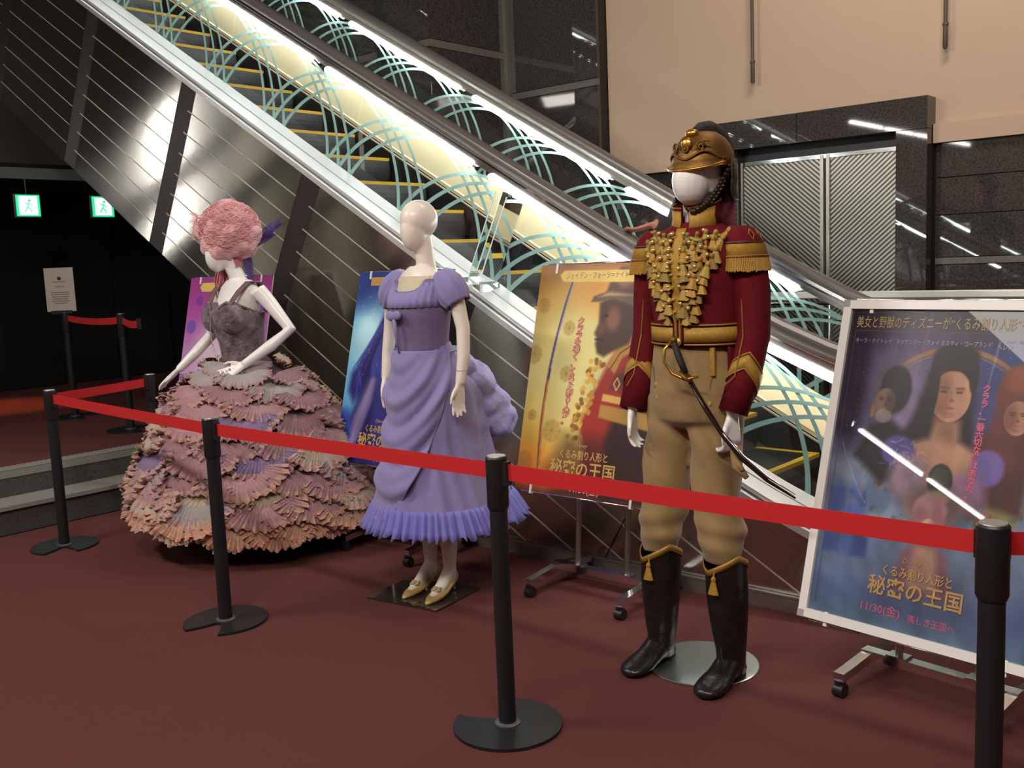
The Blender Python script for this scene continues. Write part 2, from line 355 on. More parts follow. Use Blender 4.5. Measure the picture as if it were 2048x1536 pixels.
tubem = mat('light_tube_glow', (.97, 1.0, .985), .4, emit=30.)
near_t = [(-4.84+1.29*k, -3.67+1.29*k) for k in (-3, -2, -1, 0, 1, 2)]
far_t = [(-4.71+1.235*k, -3.60+1.235*k) for k in (-3, -2, -1, 0, 1)]
side(3.95, [-8.3, -7.08, -5.86, -4.64, -3.42, -2.2], -4.43, near_t, 1, 0)
side(5.10, [-8.1, -6.9, -5.68, -4.46, -3.24, -2.02], -4.38, far_t, 1, 0)
# steps
yel = mat('yellow_step_line', rgb('d3a91d'), .6); stepm = mat('step_dark_aluminium', (.035, .037, .040), .45, .5); risem = mat('step_riser', (.03, .032, .036), .5, .3)
for k in range(-14, 9):
    xk = -4.70+.36*k; z = pz_(xk, -.86); zn = pz_(xk+.36, -.86)
    s_ = build('step', M().box((xk-.352, 4.125, z-.03), (xk, 4.915, z)), stepm, esc)
    g = M(); n = 6; rr = []
    for i in range(n+1):
        u = i/n; rr.append([(xk-.004+.03*math.sin(u*PI/2)*(1-u)*2, 4.13, z-.004-(z-zn-.01)*u), (xk-.004+.03*math.sin(u*PI/2)*(1-u)*2, 4.91, z-.004-(z-zn-.01)*u)])
    if z-zn > .02: build('riser', g.loft(rr, False), risem, s_)
    g = M().box((xk-.036, 4.125, z), (xk+.003, 4.915, z+.003)).box((xk-.002, 4.125, z-.018), (xk+.003, 4.915, z)).box((xk-.352, 4.875, z), (xk-.036, 4.915, z+.003)).box((xk-.352, 4.125, z), (xk-.036, 4.16, z+.003))
    build('yellow_line', g, yel, s_)
    g = M()
    for i in range(30): g.box((xk-.35, 4.17+i*.0235, z), (xk-.04, 4.17+i*.0235+.010, z+.004))
    build('cleats', g, stepm, s_, kind='stuff')
build('landing_plate', M().box((-1.45, 4.0, -.02), (.8, 5.0, .012)), mat('landing_steel', (.35, .35, .34), .4, .9), esc)
# clear guards on the decks
for (x, y0, y1, o0, h, tag_) in ((-3.60, 3.765, 3.90, -.672, .50, 1), (-3.36, 5.16, 5.30, -.67, .50, 0)):
    z0 = o0-T30*x; g = M(); dx = .115*h/.5
    for a in (0, .07):
        q = [(x+a, y0, z0-a*T30), (x+a, y1, z0-a*T30), (x+a+2*dx, y1, z0+h-.05-a*T30), (x+a+2*dx, y0, z0+h-.05-a*T30)]
        g.poly(q, (.008, 0, .003))
    gd = build('clear_guard', g, acryl, esc)
    g = M()
    for a in (0, .07):
        for y in (y0, y1):
            g.tube([(x+a, y, z0-a*T30), (x+a+2*dx, y, z0+h-.05-a*T30)], .0028, 6)
        g.tube([(x+a+2*dx, y0, z0+h-.05-a*T30), (x+a+2*dx, y1, z0+h-.05-a*T30)], .0028, 6)
    build('guard_edge', g, mat('acrylic_edge', (.85, .95, .93), .3, emit=0), gd)
    build('guard_clamp', M().box((x-.03, y0-.01, z0-.02), (x+.02, y1+.01, z0+.02)).box((x+.05, y0-.01, z0-.06), (x+.10, y1+.01, z0-.02)), chrome, gd)
# railing across the elevator lobby
rl = thing('railing', (-1.6, 6.0, 0), 'low chrome and glass railing in front of the elevator, behind the escalator', 'railing')
build('top_rail', M().bevbox((-4.2, 5.985, 1.185), (2.6, 6.03, 1.228), .006), mat('satin_rail_top', (.8, .78, .74), .45, .5), rl)
build('lower_rail', M().tube([(-4.2, 6.0, 1.155), (2.6, 6.0, 1.155)], .012, 8), chrome, rl)
build('lower_rail', M().tube([(-4.2, 6.0, 1.05), (2.6, 6.0, 1.05)], .010, 8), chrome, rl)
for x in (-4.15, -2.6, -1.1, .4, 1.9): build('post', M().tube([(x, 6.02, 0), (x, 6.02, 1.19)], .02, 10), chrome, rl, smooth=True, auto=40)
build('infill_glass', M().add([(-4.1, 6.02, .12), (2.5, 6.02, .12), (2.5, 6.02, 1.04), (-4.1, 6.02, 1.04)], [(0, 1, 2, 3)]), glass, rl)
# ---------------------------------------------------------------- display figures
def ringp(cx, cy, z, a, fr, bk=None, n=32, fn=None, sq=1.0):
    bk = fr if bk is None else bk; out = []
    for i in range(n):
        t = 2*PI*i/n; k = 1+(fn(t, z) if fn else 0)
        c, s = math.cos(t), math.sin(t); x = abs(c)**sq*(1 if c > 0 else -1); y = abs(s)**sq*(1 if s > 0 else -1)
        out.append((cx+a*k*x, cy+(bk if y > 0 else fr)*k*y, z))
    return out
def off_m(m, o):                     # shift a collected mesh into the world
    m.v = [(x+o[0], y+o[1], z+o[2]) for x, y, z in m.v]; return m
def figure(m, ma, parent, root, vox=.0055, name='body', smooth_it=8):
    o = build(name, off_m(m, root), ma, parent, smooth=True)
    r = o.modifiers.new('join', 'REMESH'); r.mode = 'VOXEL'; r.voxel_size = vox; r.use_smooth_shade = True
    s = o.modifiers.new('soft', 'SMOOTH'); s.iterations = smooth_it; s.factor = .5
    return o
def hand(m, wrist, pdir, side, spread=.35, curl=.3, s=1.0, thumb=1):
    """palm and five fingers; pdir = direction of the hand, side = axis across the palm towards the thumb"""
    w_ = np.array(wrist, float); d = np.array(pdir, float); d /= np.linalg.norm(d); q = np.array(side, float); q -= d*(q@d); q /= np.linalg.norm(q); n = np.cross(d, q)
    for k in np.linspace(-1, 1, 5):
        m.tube([w_+q*.010*k*s, w_+d*.045*s+q*.020*k*s, w_+d*.088*s+q*.028*k*s], [.014*s, .0125*s, .010*s], 8)
    for i, (k, L) in enumerate(((1, .066), (.35, .076), (-.3, .070), (-.95, .055))):
        b = w_+d*.085*s+q*.028*k*s; dd = d+q*spread*.35*k; dd /= np.linalg.norm(dd); c = curl*(1+.15*i)
        p1 = b+dd*L*.45*s-n*c*.012*s; d2 = dd*math.cos(c)-n*math.sin(c); p2 = p1+d2*L*.33*s
        d3 = dd*math.cos(2*c)-n*math.sin(2*c); p3 = p2+d3*L*.28*s
        m.tube([b-dd*.02*s, b, p1, p2, p3], [.0095*s, .0095*s, .0088*s, .008*s, .006*s], 8)
    t0 = w_+q*.016*s+d*.018*s; td = d*.72+q*.62*thumb-n*.25; td /= np.linalg.norm(td)
    m.tube([t0, t0+td*.034*s, t0+td*.034*s+(td*.8+d*.4)*.028*s, t0+td*.034*s+(td*.5+d*.8)*.050*s], [.0125*s, .0115*s, .0095*s, .0068*s], 8)
    return m
manq = mat('white_mannequin_gloss', (.80, .77, .74), .32, coat=.3)
manw = mat('cream_mannequin_satin', (.80, .72, .64), .38, coat=.2)
# ======== the soldier
S0 = np.array((-1.795, 2.96, 0.)); sol = thing('soldier_mannequin', tuple(S0), 'faceless mannequin in red and gold soldier uniform, brass helmet and black boots', 'mannequin')
m = M()
m.ell((.048, .03, 1.775), (.076, .085, .095), 20, 14); m.ell((.046, -.025, 1.742), (.062, .072, .084), 16, 10)
m.tube([(.03, .05, 1.46), (.03, .045, 1.60), (.033, .035, 1.71)], [.065, .050, .050], 14)
m.loft([ringp(.02, .05, z, a, b, n=20) for z, a, b in ((1.0, .12, .08), (1.2, .12, .085), (1.38, .14, .10), (1.5, .14, .085), (1.57, .06, .05))], True, True, True)
for sx, hx, wx, wy in ((-1, -.085, -.20, -.045), (1, .078, .18, -.01)):
    m.tube([(sx*.15+.02, .055, 1.50), (.02+sx*.185, .057, 1.36), (.005+sx*.21, .055, 1.22), (wx, wy, .96)], [.035, .035, .032, .026], 10)
    m.tube([(hx, .05, .98), (hx*1.2, .045, .76), (hx*1.55, .028, .54), (sx*.142, .028, .08)], [.055, .048, .04, .026], 10)
hand(m, (-.200, -.045, .955), (0, -.05, -1), (.15, -1, 0), .2, .6, .95)
hand(m, (.184, -.015, .955), (.03, -.12, -1), (-.35, -1, 0), .15, -1.15, 1.0)
figure(m, manq, sol, S0)
redc = mat('crimson_wool', rgb('6a0f1a'), .85, noise=(rgb('520a14'), 40, 4, .9), spec=.2, bump=(240, .25, .001))
gold = mat('gold_braid', rgb('bb9438'), .62, .12, noise=(rgb('8a5f1c'), 160, 3, .8), bump=(300, .5, .001))
goldd = mat('dull_gold_trim', rgb('9a7230'), .5, .35, bump=(300, .4, .001)); dred = mat('dark_red_piping', rgb('4a0d10'), .7)
khaki = mat('khaki_twill', rgb('9a8054'), .9, noise=(rgb('836842'), 14, 4, .7), bump=(220, .25, .0012), sheen=.2)
leather = mat('black_boot_leather', (.008, .007, .006), .3, noise=(rgb('221d19'), 16, 5, .3), bump=(14, .6, .012))
brass = mat('antique_brass', rgb('8a6431'), .5, .75, noise=(rgb('5d3e1c'), 26, 5, .6), bump=(50, .35, .004))
# jacket body with the sleeves as parts
TZ = [(1.185, .160, .120), (1.22, .162, .122), (1.28, .165, .124), (1.36, .176, .132), (1.43, .190, .139), (1.49, .194, .135), (1.535, .184, .120), (1.572, .150, .10), (1.592, .100, .085), (1.606, .078, .074)]
jk = build('jacket', off_m(M().loft([ringp(.02, .05, z, a, b, n=44) for z, a, b in TZ], True, True, True), S0), redc, sol, smooth=True)
def chest(x, z, d=0.):               # point on the front of the jacket, d proud of it
    for (z0, a0, b0), (z1, a1, b1) in zip(TZ[:-1], TZ[1:]):
        if z0 <= z <= z1: k = (z-z0)/(z1-z0); a = a0+(a1-a0)*k; b = b0+(b1-b0)*k; break
    else: a, b = TZ[0][1:] if z < TZ[0][0] else TZ[-1][1:]
    u = max(-.98, min(.98, (x-.02)/a)); c = math.sqrt(1-u*u)
    return np.array((.02+(a+d)*u if abs(u) < .97 else .02+(a+d)*u, .05-(b+d)*c, z))
def sleeve(sx, pts, rad, nm='sleeve'):
    return build(nm, off_m(M().tube(pts, rad, 18), S0), redc, sol, smooth=True)
SL = {-1: [(-.130, .055, 1.545), (-.162, .055, 1.475), (-.178, .058, 1.36), (-.190, .055, 1.22), (-.200, .015, 1.08), (-.200, -.040, .955)],
      1: [(.170, .055, 1.545), (.206, .055, 1.475), (.222, .058, 1.36), (.228, .055, 1.22), (.212, .025, 1.09), (.184, -.012, .965)]}
for sx in (-1, 1):
    P_ = SL[sx]; sleeve(sx, P_, [.058, .066, .062, .056, .053, .050])
    c = np.array(P_[-1]); ax = np.array(P_[-2])-c; ax /= np.linalg.norm(ax)
    # chevron cuff braid: a V that rises at the outer front
    u = np.cross(ax, (1, 0, 0)); u /= np.linalg.norm(u); v = np.cross(ax, u)
    def band(lo, hi, r, amp, ph):
        g = M(); n = 36; ra = []; rb = []
        for i in range(n):
            t = 2*PI*i/n; k = abs(((t-ph)/PI) % 2-1); h = amp*(k)
            e = u*math.cos(t)+v*math.sin(t); cc = c+ax*(lo+h)+(np.array(P_[-2])-c)*0
            ra.append(c+ax*(lo+h)+e*r); rb.append(c+ax*(hi+h)+e*(r+.0006))
        return g.loft([ra, rb])
    ph = PI+.35
    o = build('cuff_braid', off_m(band(.025, .068, .0545, .13, ph), S0), gold, sol, smooth=True); sd = o.modifiers.new('t', 'SOLIDIFY'); sd.thickness = .003; sd.offset = 1
    for lo in (.018, .073): build('cuff_piping', off_m(band(lo, lo+.006, .0575, .13, ph), S0), goldd, o)
    sm = M().tube([np.array(p)+np.array((sx*-.008, -.058, 0)) for p in P_[1:-1]]+[c+np.array((sx*-.01, -.052, .09))], .0022, 6)
    build('sleeve_seam_piping', off_m(sm, S0), goldd, sol)
# epaulette: shoulder cap with diamonds, gold band and fringe
for sx in (-1, 1):
    cx = .02+sx*.160; g = M(); R = []
    prof = [(z+.038, a*.86, b*.92) for z, a, b in ((1.548, .030, .045), (1.535, .052, .065), (1.515, .066, .078), (1.485, .076, .084), (1.455, .080, .086))]
    sh = lambda z: cx+sx*(.008+(1.578-z)*.13)
    cap = build('epaulette', off_m(M().loft([ringp(sh(z), .053, z, a, b, n=28) for z, a, b in prof], True, True, True), S0), redc, sol, smooth=True)
    build('gold_band', off_m(M().loft([ringp(sh(z), .053, z, a, b, n=28) for z, a, b in ((1.526, .070, .080), (1.490, .074, .085), (1.488, .071, .082), (1.526, .066, .076))]), S0), gold, cap, smooth=True)
    for z in (1.532, 1.484): build('piping', off_m(M().loft([ringp(sh(z), .053, z+dz, a, b, n=28) for dz, a, b in ((.003, .071+(1.53-z)*.1, .081+(1.53-z)*.1), (-.003, .073+(1.53-z)*.1, .084+(1.53-z)*.1))]), S0), dred, cap)
    for k in range(5):               # diamond loops round the cap
        t = -PI/2+(k-2)*.75+sx*.35; q = []
        for a, b in ((0, .017), (.013, 0), (0, -.017), (-.013, 0), (0, .017)):
            tt = t+a/.072; z = 1.556+b; kk = (1.586-z)/.093; r1 = .028+.046*math.sqrt(max(0, kk)); q.append((sh(z)+(r1+.001)*math.cos(tt), .053+(r1+.008)*math.sin(tt), z))
        build('diamond_braid', off_m(M().tube(q, .0024, 6), S0), goldd, cap)
    g = M()
    for k in range(84):
        t = 2*PI*k/84; a, b = .073, .084; x, y = sh(1.49)+a*math.cos(t), .053+b*math.sin(t); x2 = sh(1.45)+(a+.004)*math.cos(t); y2 = .053+(b+.004)*math.sin(t); L = 1.435+rng.uniform(-.003, .004)
        g.tube([(x, y, 1.489), (x2, y2, L)], [.0030, .0036], 5)
    build('fringe', off_m(g, S0), gold, cap, kind='stuff')
# collar
CB = [(1.59, .084, .080), (1.635, .074, .070), (1.67, .078, .074)]
def collar_arc(z0, z1, t0, t1, d, n=28, tilt=.02):
    g = M(); rings = []
    for k, (z, a, b) in enumerate(((z0, .084, .080), ((z0+z1)/2, .076, .072), (z1, .078, .074))):
        rings.append([(.025+(a+d)*math.cos(t), .045+(b+d)*math.sin(t), z+tilt*math.sin(t)*(1 if z > 1.58 else .4)) for t in np.linspace(t0, t1, n)])
    return g.loft(rings, False)
for (z0, z1, t0, t1, d, ma, nm) in ((1.588, 1.670, -PI/2+.16, 1.5*PI-.16, 0, redc, 'collar'), (1.594, 1.662, -PI/2+.20, -PI/2+1.35, .003, gold, 'collar_braid'), (1.594, 1.662, -PI/2-1.35, -PI/2-.20, .003, gold, 'collar_braid')):
    o = build(nm, off_m(collar_arc(z0, z1, t0, t1, d), S0), ma, sol, smooth=True); sd = o.modifiers.new('t', 'SOLIDIFY'); sd.thickness = .004; sd.offset = 1
build('collar_piping', off_m(M().tube([(.025+.083*math.cos(t), .045+.079*math.sin(t), 1.672+.02*math.sin(t)) for t in np.linspace(-PI/2+.14, 1.5*PI-.14, 40)], .003, 6), S0), goldd, sol)
# front braid, beads and tassels
brd = build('front_braid', off_m(M().loft([[chest(.02+dx, z, .004) for dx in (-.018, -.009, 0, .009, .018)] for z in np.linspace(1.275, 1.585, 20)], False), S0), gold, sol, smooth=True)
sd = brd.modifiers.new('t', 'SOLIDIFY'); sd.thickness = .004; sd.offset = 0
bead_m = M().ell((0, 0, 0), (.0075, .0075, .0075), 10, 6); beadmat = mat('pearl_gold_bead', rgb('d9b676'), .25, .6)
bead = build('button', bead_m, beadmat, sol, smooth=True, local=True); bead.location = tuple(chest(-.004, 1.30, .012)+0)
for k in range(1, 12):
    b = copy_at(bead, sol); b.location = tuple(chest(-.004, 1.30+.0245*k, .012))
tv = []
for v_ in range(3):
    g = M(); g.ell((0, 0, .004), (.008, .008, .008), 10, 6); g.tube([(0, 0, 0), (0, 0, -.006)], [.009, .006], 10)
    n = 14; top_ = [(.0075*math.cos(2*PI*i/n), .0065*math.sin(2*PI*i/n), -.004) for i in range(n)]
    bot = [((.0175+rng.uniform(-.002, .002)+.0015*(i % 2))*math.cos(2*PI*i/n), (.0125+.0015*(i % 2))*math.sin(2*PI*i/n), -.033+rng.uniform(-.003, .002)) for i in range(n)]
    g.loft([top_, bot], True, True, True); tv.append(g)
tproto = []
for gcol in (gold, mat('old_gold_tassel', rgb('a88a42'), .7, .1, bump=(300, .5, .001)), mat('bronze_tassel', rgb('8c713a'), .7, .1, bump=(300, .5, .001))):
    for g in tv[:2]:
        o = build('tassel', g, gcol, sol, smooth=False, auto=30, local=True); tproto.append(o)
used = set()
def put_tassel(x, z, i, rot, sc_=1.0):
    o = tproto[i] if i not in used else copy_at(tproto[i], sol); used.add(i)
    p = chest(x, z, .012); o.location = tuple(p); o.rotation_euler = (rng.uniform(-.15, .25), rot, math.atan2((x-.02)*1.1, .13)*-1*-1*0+rng.uniform(-.4, .4)); o.scale = (sc_,)*3
for row in range(10):
    z = 1.560-.0285*row; half = .140-.0088*row if row < 8 else .065-.012*(row-8)
    half = max(.045, half)
    for sx in (-1, 1):
        nn = max(2, int(half/.026)) if row < 9 else 2
        for j in range(nn):
            x = .02+sx*(.032+(half-.03)*j/max(1, nn-1)*(1.0)); zz = z+.012*j/max(1, nn-1)+rng.uniform(-.005, .005)
            put_tassel(x+rng.uniform(-.004, .004), zz, int(rng.integers(0, 6)), sx*.12*(j-.5)+rng.uniform(-.25, .25), rng.uniform(1.0, 1.25))
            if (row+j) % 2 == 0:
                b = copy_at(bead, sol); b.location = tuple(chest(x-sx*.012, zz+.008, .020))
for sx in (-1, 1):                   # cords the tassels hang from
    for z in np.linspace(1.30, 1.55, 7):
        h = .05+(z-1.30)*.34
        build('braid_cord', off_m(M().tube([chest(.02+sx*q*h, z+.008*math.sin(q*9), .006) for q in np.linspace(.1, 1, 9)], .006, 6), S0), MATS['old_gold_tassel'], sol, smooth=True)
# wide belt of gold with dark piping
def beltring(z0, z1, d, ma, nm, t0=0, t1=2*PI, par=None):
    g = M(); g.loft([[(.02+(.161+d)*math.cos(t), .05+(.121+d)*math.sin(t), z) for t in np.linspace(t0, t1, 50)] for z in (z0, z1)], False)
    o = build(nm, off_m(g, S0), ma, par or sol, smooth=True); sd = o.modifiers.new('t', 'SOLIDIFY'); sd.thickness = .004; sd.offset = 1; return o
bl = beltring(1.188, 1.268, .003, redc, 'belt')
for (a, b) in ((-PI/2+.13, -PI/2+2.9), (-PI/2-2.9, -PI/2-.13)):
    beltring(1.203, 1.253, .008, gold, 'belt_panel', a, b, bl)
    for z in (1.192, 1.258): beltring(z, z+.006, .009, goldd, 'belt_braid', a, b, bl)
build('belt_braid', off_m(M().tube([chest(.004, 1.30, .012)]+[(.012, -.083, z) for z in (1.27, 1.23, 1.20)], .005, 6).tube([chest(.034, 1.30, .012)]+[(.028, -.083, z) for z in (1.27, 1.23, 1.20)], .005, 6), S0), goldd, bl)
build('buckle', off_m(M().ell((.02, -.088, 1.205), (.015, .008, .015), 14, 8), S0), beadmat, bl, smooth=True)
# tails
for x0, x1, z1 in ((.06, .165, 1.03), (-.13, -.03, 1.06)):
    g = M(); g.loft([[(x0+(x1-x0)*u+.02*(1.2-z), .05+.105+.015*math.sin(u*9)+.05*(1.2-z), z) for u in np.linspace(0, 1, 10)] for z in np.linspace(1.20, z1, 6)], False)
    o = build('coat_tail', off_m(g, S0), redc, sol, smooth=True); sd = o.modifiers.new('t', 'SOLIDIFY'); sd.thickness = .006
g = M(); g.loft([[(.165+.02*u+.02*(1.2-z), -.01+.09*u, z) for u in np.linspace(0, 1, 8)] for z in np.linspace(1.20, 1.03, 6)], False)
o = build('coat_tail', off_m(g, S0), redc, sol, smooth=True); sd = o.modifiers.new('t', 'SOLIDIFY'); sd.thickness = .006
build('tail_braid', off_m(M().box((.12, -.048, 1.09), (.137, -.040, 1.185)), S0), gold, sol)
# trousers
def wr(k1, k2, amp, z0, z1):
    return lambda t, z: amp*math.sin(k1*t+z*k2)*max(0, min(1, (z1-z)/(z1-z0)))
g = M().loft([ringp(.01, .05, z, a, b, n=32) for z, a, b in ((1.20, .156, .116), (1.12, .164, .122), (1.03, .176, .13), (.97, .18, .128), (.93, .172, .12), (.90, .13, .09))], True, True, True)
for sx, pts in ((-1, [(-.082, .05, 1.0), (-.092, .048, .90), (-.108, .042, .76), (-.122, .034, .62), (-.130, .028, .54), (-.133, .022, .49), (-.135, .018, .44)]), (1, [(.085, .05, 1.0), (.085, .048, .90), (.086, .042, .76), (.094, .034, .62), (.104, .028, .54), (.114, .022, .49), (.120, .018, .42)])):
    R_ = [.094, .093, .089, .083, .086, .078, .060]; rings = []
    for (x, y, z), r in zip(pts, R_): rings.append((x, y, z, r))
    zz = np.linspace(1.0, .43, 40); px_ = np.array(pts); idx = np.argsort(px_[:, 2])
    ring3 = []
    for z in zz:
        x = np.interp(z, px_[idx, 2], px_[idx, 0]); y = np.interp(z, px_[idx, 2], px_[idx, 1]); r = np.interp(z, px_[idx, 2], np.array(R_)[idx])
        f = lambda t, z: .045*math.sin(3*t+z*22+sx)+.09*math.sin(z*70+1.6*math.sin(t+sx))*max(0, 1-abs(z-.53)/.08)+.035*math.sin(z*34+t*2+sx)+.05*math.sin(z*46+3*math.cos(t))*max(0, 1-abs(z-.93)/.09)
        ring3.append(ringp(x, y, z, r, r, n=28, fn=f))
    g.loft(ring3, True, True, True)
tr = build('trousers', off_m(g, S0), khaki, sol, smooth=True)
r = tr.modifiers.new('join', 'REMESH'); r.mode = 'VOXEL'; r.voxel_size = .008; r.use_smooth_shade = True
s_ = tr.modifiers.new('soft', 'SMOOTH'); s_.iterations = 5
def thigh(x, z): # front of the fall flap
    return (x, .05-math.sqrt(max(0, 1-((x-.01)/.17)**2))*.124-.003, z)
for q_ in (((-.115, 1.12), (-.10, 1.06), (-.095, 1.0)), ((.135, 1.13), (.12, 1.06), (.115, 1.0))): build('flap_seam', off_m(M().tube([thigh(x, z) for x, z in q_], .0022, 6), S0), mat('khaki_seam', rgb('75603c'), .9), tr)
for x, z in ((-.085, 1.005), (.115, .995), (-.09, 1.05)): build('trouser_button', off_m(M().ell(thigh(x, z), (.011, .004, .011), 12, 6), S0), mat('khaki_button', rgb('a08558'), .7), tr, smooth=True)
# boots
for sx, (kx, ky), (ax_, ay), out in ((-1, (-.134, .020), (-.148, .028), -.06), (1, (.130, .020), (.143, .030), .02)):
    bt = None
    g = M(); n = 32
    ring = []
    for z, r, rb in ((.03, .048, .056), (.07, .048, .057), (.11, .052, .058), (.16, .060, .062), (.24, .068, .071), (.32, .073, .075), (.40, .072, .073)):
        k = (z-.03)/.4; ring.append(ringp(ax_+(kx-ax_)*k, ay+(ky-ay)*k, z, r, rb, n=n, fn=lambda t, z: .05*math.sin(z*110+2*math.sin(t))*max(0, 1-abs(z-.12)/.08)))
    # zigzag top edge
    topr = []; cxx, cyy = kx, ky
    for i in range(n):
        t = 2*PI*i/n; ph = (t+PI/2+(.55 if sx < 0 else .45)) % (2*PI); tri_ = abs((ph/(PI/2)) % 2-1); z = .405+.062*(1-tri_)
        topr.append((cxx+.0725*math.cos(t), cyy+.0735*math.sin(t), z))
    ring.append(topr); g.loft(ring, True, True, False)
    # foot
    foot = []
    toe = np.array((out*.16, -.215)); L = np.linalg.norm(toe); wf = 1.15
    for u, w_, h, zb in ((-.22, .030, .060, .004), (-.12, .040, .085, .002), (.0, .042, .105, .002), (.18, .041, .098, .008), (.40, .044, .070, .003), (.62, .050, .054, .002), (.82, .046, .042, .002), (.95, .032, .032, .004), (1.0, .014, .020, .008)):
        c = np.array((ax_, ay))+toe*u; d = toe/L; q_ = np.array((-d[1], d[0])); rr = []
        for i in range(16):
            t = 2*PI*i/16; rr.append((c[0]+q_[0]*w_*wf*math.cos(t), c[1]+q_[1]*w_*wf*math.cos(t), zb+h/2+h/2*math.sin(t)))
        foot.append(rr)
    g.loft(foot, True, True, True)
    bt = build('boot', off_m(g, S0), leather, sol, smooth=True)
    c = np.array((ax_, ay))-toe*.13
    build('heel', off_m(M().lathe((c[0], c[1], 0), [(.036, 0), (.038, .012), (.034, .026)], 20), S0), blackp, bt, smooth=True, auto=40)
    o = build('gold_trim', off_m(M().loft([[(x_+(x_-cxx)*.02, y_+(y_-cyy)*.02, z_-.020) for x_, y_, z_ in topr], [(x_+(x_-cxx)*.03, y_+(y_-cyy)*.03, z_+.004) for x_, y_, z_ in topr]]), S0), goldd, bt, smooth=True)
    sd = o.modifiers.new('t', 'SOLIDIFY'); sd.thickness = .003; sd.offset = 1
    i = min(range(n), key=lambda i: (topr[i][2]+ (0 if topr[i][1] < cyy else 1)+abs(math.atan2(topr[i][1]-cyy, topr[i][0]-cxx)+PI/2)*.05))
    x_, y_, z_ = topr[i]; g = M().tube([(x_, y_-.006, z_-.01), (x_, y_-.010, z_-.028)], .003, 6).ell((x_, y_-.012, z_-.036), (.009, .008, .012), 10, 6)
    nn = 16; g.loft([[(x_+.007*math.cos(2*PI*j/nn), y_-.012+.006*math.sin(2*PI*j/nn), z_-.040) for j in range(nn)], [(x_+(.019+.002*(j % 2))*math.cos(2*PI*j/nn), y_-.014+.009*math.sin(2*PI*j/nn), z_-.088) for j in range(nn)]], True, True, True)
    build('boot_tassel', off_m(g, S0), gold, bt)
build('base_plate', M().lathe((-1.80, 3.04, 0), [(.205, 0), (.205, .006), (.202, .008)], 64), mat('brushed_base_steel', (.55, .57, .55), .28, 1.), sol, smooth=True, auto=30)
# helmet
hx, hy = .057, .035
g = M(); R = []
for z, a, fr, bk in ((1.785, .102, .112, .115), (1.805, .103, .111, .118), (1.833, .099, .103, .115), (1.860, .088, .090, .106), (1.884, .070, .073, .088), (1.902, .045, .048, .06), (1.908, .015, .02, .02)): R.append(ringp(hx, hy, z, a, fr, bk, n=36))
hel = build('helmet', off_m(g.loft(R, True, True, True), S0), brass, sol, smooth=True)
g = M(); a_ = np.linspace(-PI+.35, -.35, 26)
g.loft([[(hx+(.098+e*.45)*math.cos(t), hy+(.108+0.55*e*max(0, -math.sin(t)))*math.sin(t), 1.808-d*max(0, -math.sin(t))) for t in a_] for e, d in ((0, 0), (.014, .012), (.030, .028), (.033, .033), (.030, .036), (.012, .02), (0, .006))], False)
build('visor', off_m(g, S0), brass, hel, smooth=True)
build('visor_rim', off_m(M().tube([(hx+(.098+.015)*math.cos(t), hy+(.108+0.55*.033*max(0, -math.sin(t)))*math.sin(t), 1.806-.033*max(0, -math.sin(t))) for t in a_], .005, 8), S0), mat('bright_brass', rgb('c48f3e'), .3, .9), hel, smooth=True)
# neck guard at the back
g = M(); a2 = np.linspace(.0, PI, 22)
g.loft([[(hx+(.10+e)*math.cos(t), hy+(.118+e)*math.sin(t), z) for t in a2] for e, z in ((.004, 1.81), (.006, 1.75), (.002, 1.71), (.008, 1.675))], False)
o = build('neck_guard', off_m(g, S0), mat('dark_leather_scales', rgb('2c2018'), .5, .2, bump=(60, .8, .006)), hel, smooth=True); o.modifiers.new('t', 'SOLIDIFY').thickness = .005
# raised plate, scrolls and crest
g = M()
for k in range(3):
    pts = [(hx+(.098-.010*k)*math.cos(t)*1.03, hy+(.108-.012*k)*math.sin(t)*1.03, 1.820+.018*k+.012*math.sin(5*t)) for t in np.linspace(-PI+.2, -.2, 30)]
    g.tube(pts, .0045, 6)
for t0 in (-PI/2-.5, -PI/2+.5, -PI/2):
    q = [(hx+(.099)*math.cos(t0+.16*math.cos(a)*r), hy+(.103)*math.sin(t0+.16*math.cos(a)*r), 1.845+.021*math.sin(a)*r) for a, r in zip(np.linspace(0, 3.6*PI, 26), np.linspace(1, .15, 26))]
    g.tube([(x, y-.004, z) for x, y, z in q], .0035, 6)
build('scroll_relief', off_m(g, S0), brass, hel, smooth=True)
g = M().ell((hx, hy-.101, 1.858), (.020, .010, .022), 18, 10).ell((hx, hy-.066, 1.895), (.024, .016, .015), 14, 8)
build('front_badge', off_m(g, S0), MATS['bright_brass'], hel, smooth=True)
g = M(); pts = [(hx, hy-.045, 1.903), (hx, hy-.01, 1.910), (hx, hy+.03, 1.908), (hx, hy+.07, 1.893), (hx, hy+.105, 1.86), (hx, hy+.125, 1.81), (hx, hy+.13, 1.75), (hx, hy+.13, 1.70)]
g.tube(pts, [.014, .026, .038, .046, .050, .048, .038, .02], 18)
for k in range(260):
    i = rng.integers(0, len(pts)-1); u = rng.uniform(); p = np.array(pts[i])*(1-u)+np.array(pts[i+1])*u; a = rng.uniform(0, 2*PI)
    d = np.array((math.cos(a)*.8, .45, math.sin(a)*.8)); b = p+d*.022; e = b+d*.014+np.array((0, .012, -.004)); g.tube([b, e], [.0022, .0005], 4)
build('fur_crest', off_m(g, S0), mat('dark_horsehair', (.018, .012, .010), .7, bump=(120, .8, .004)), hel)
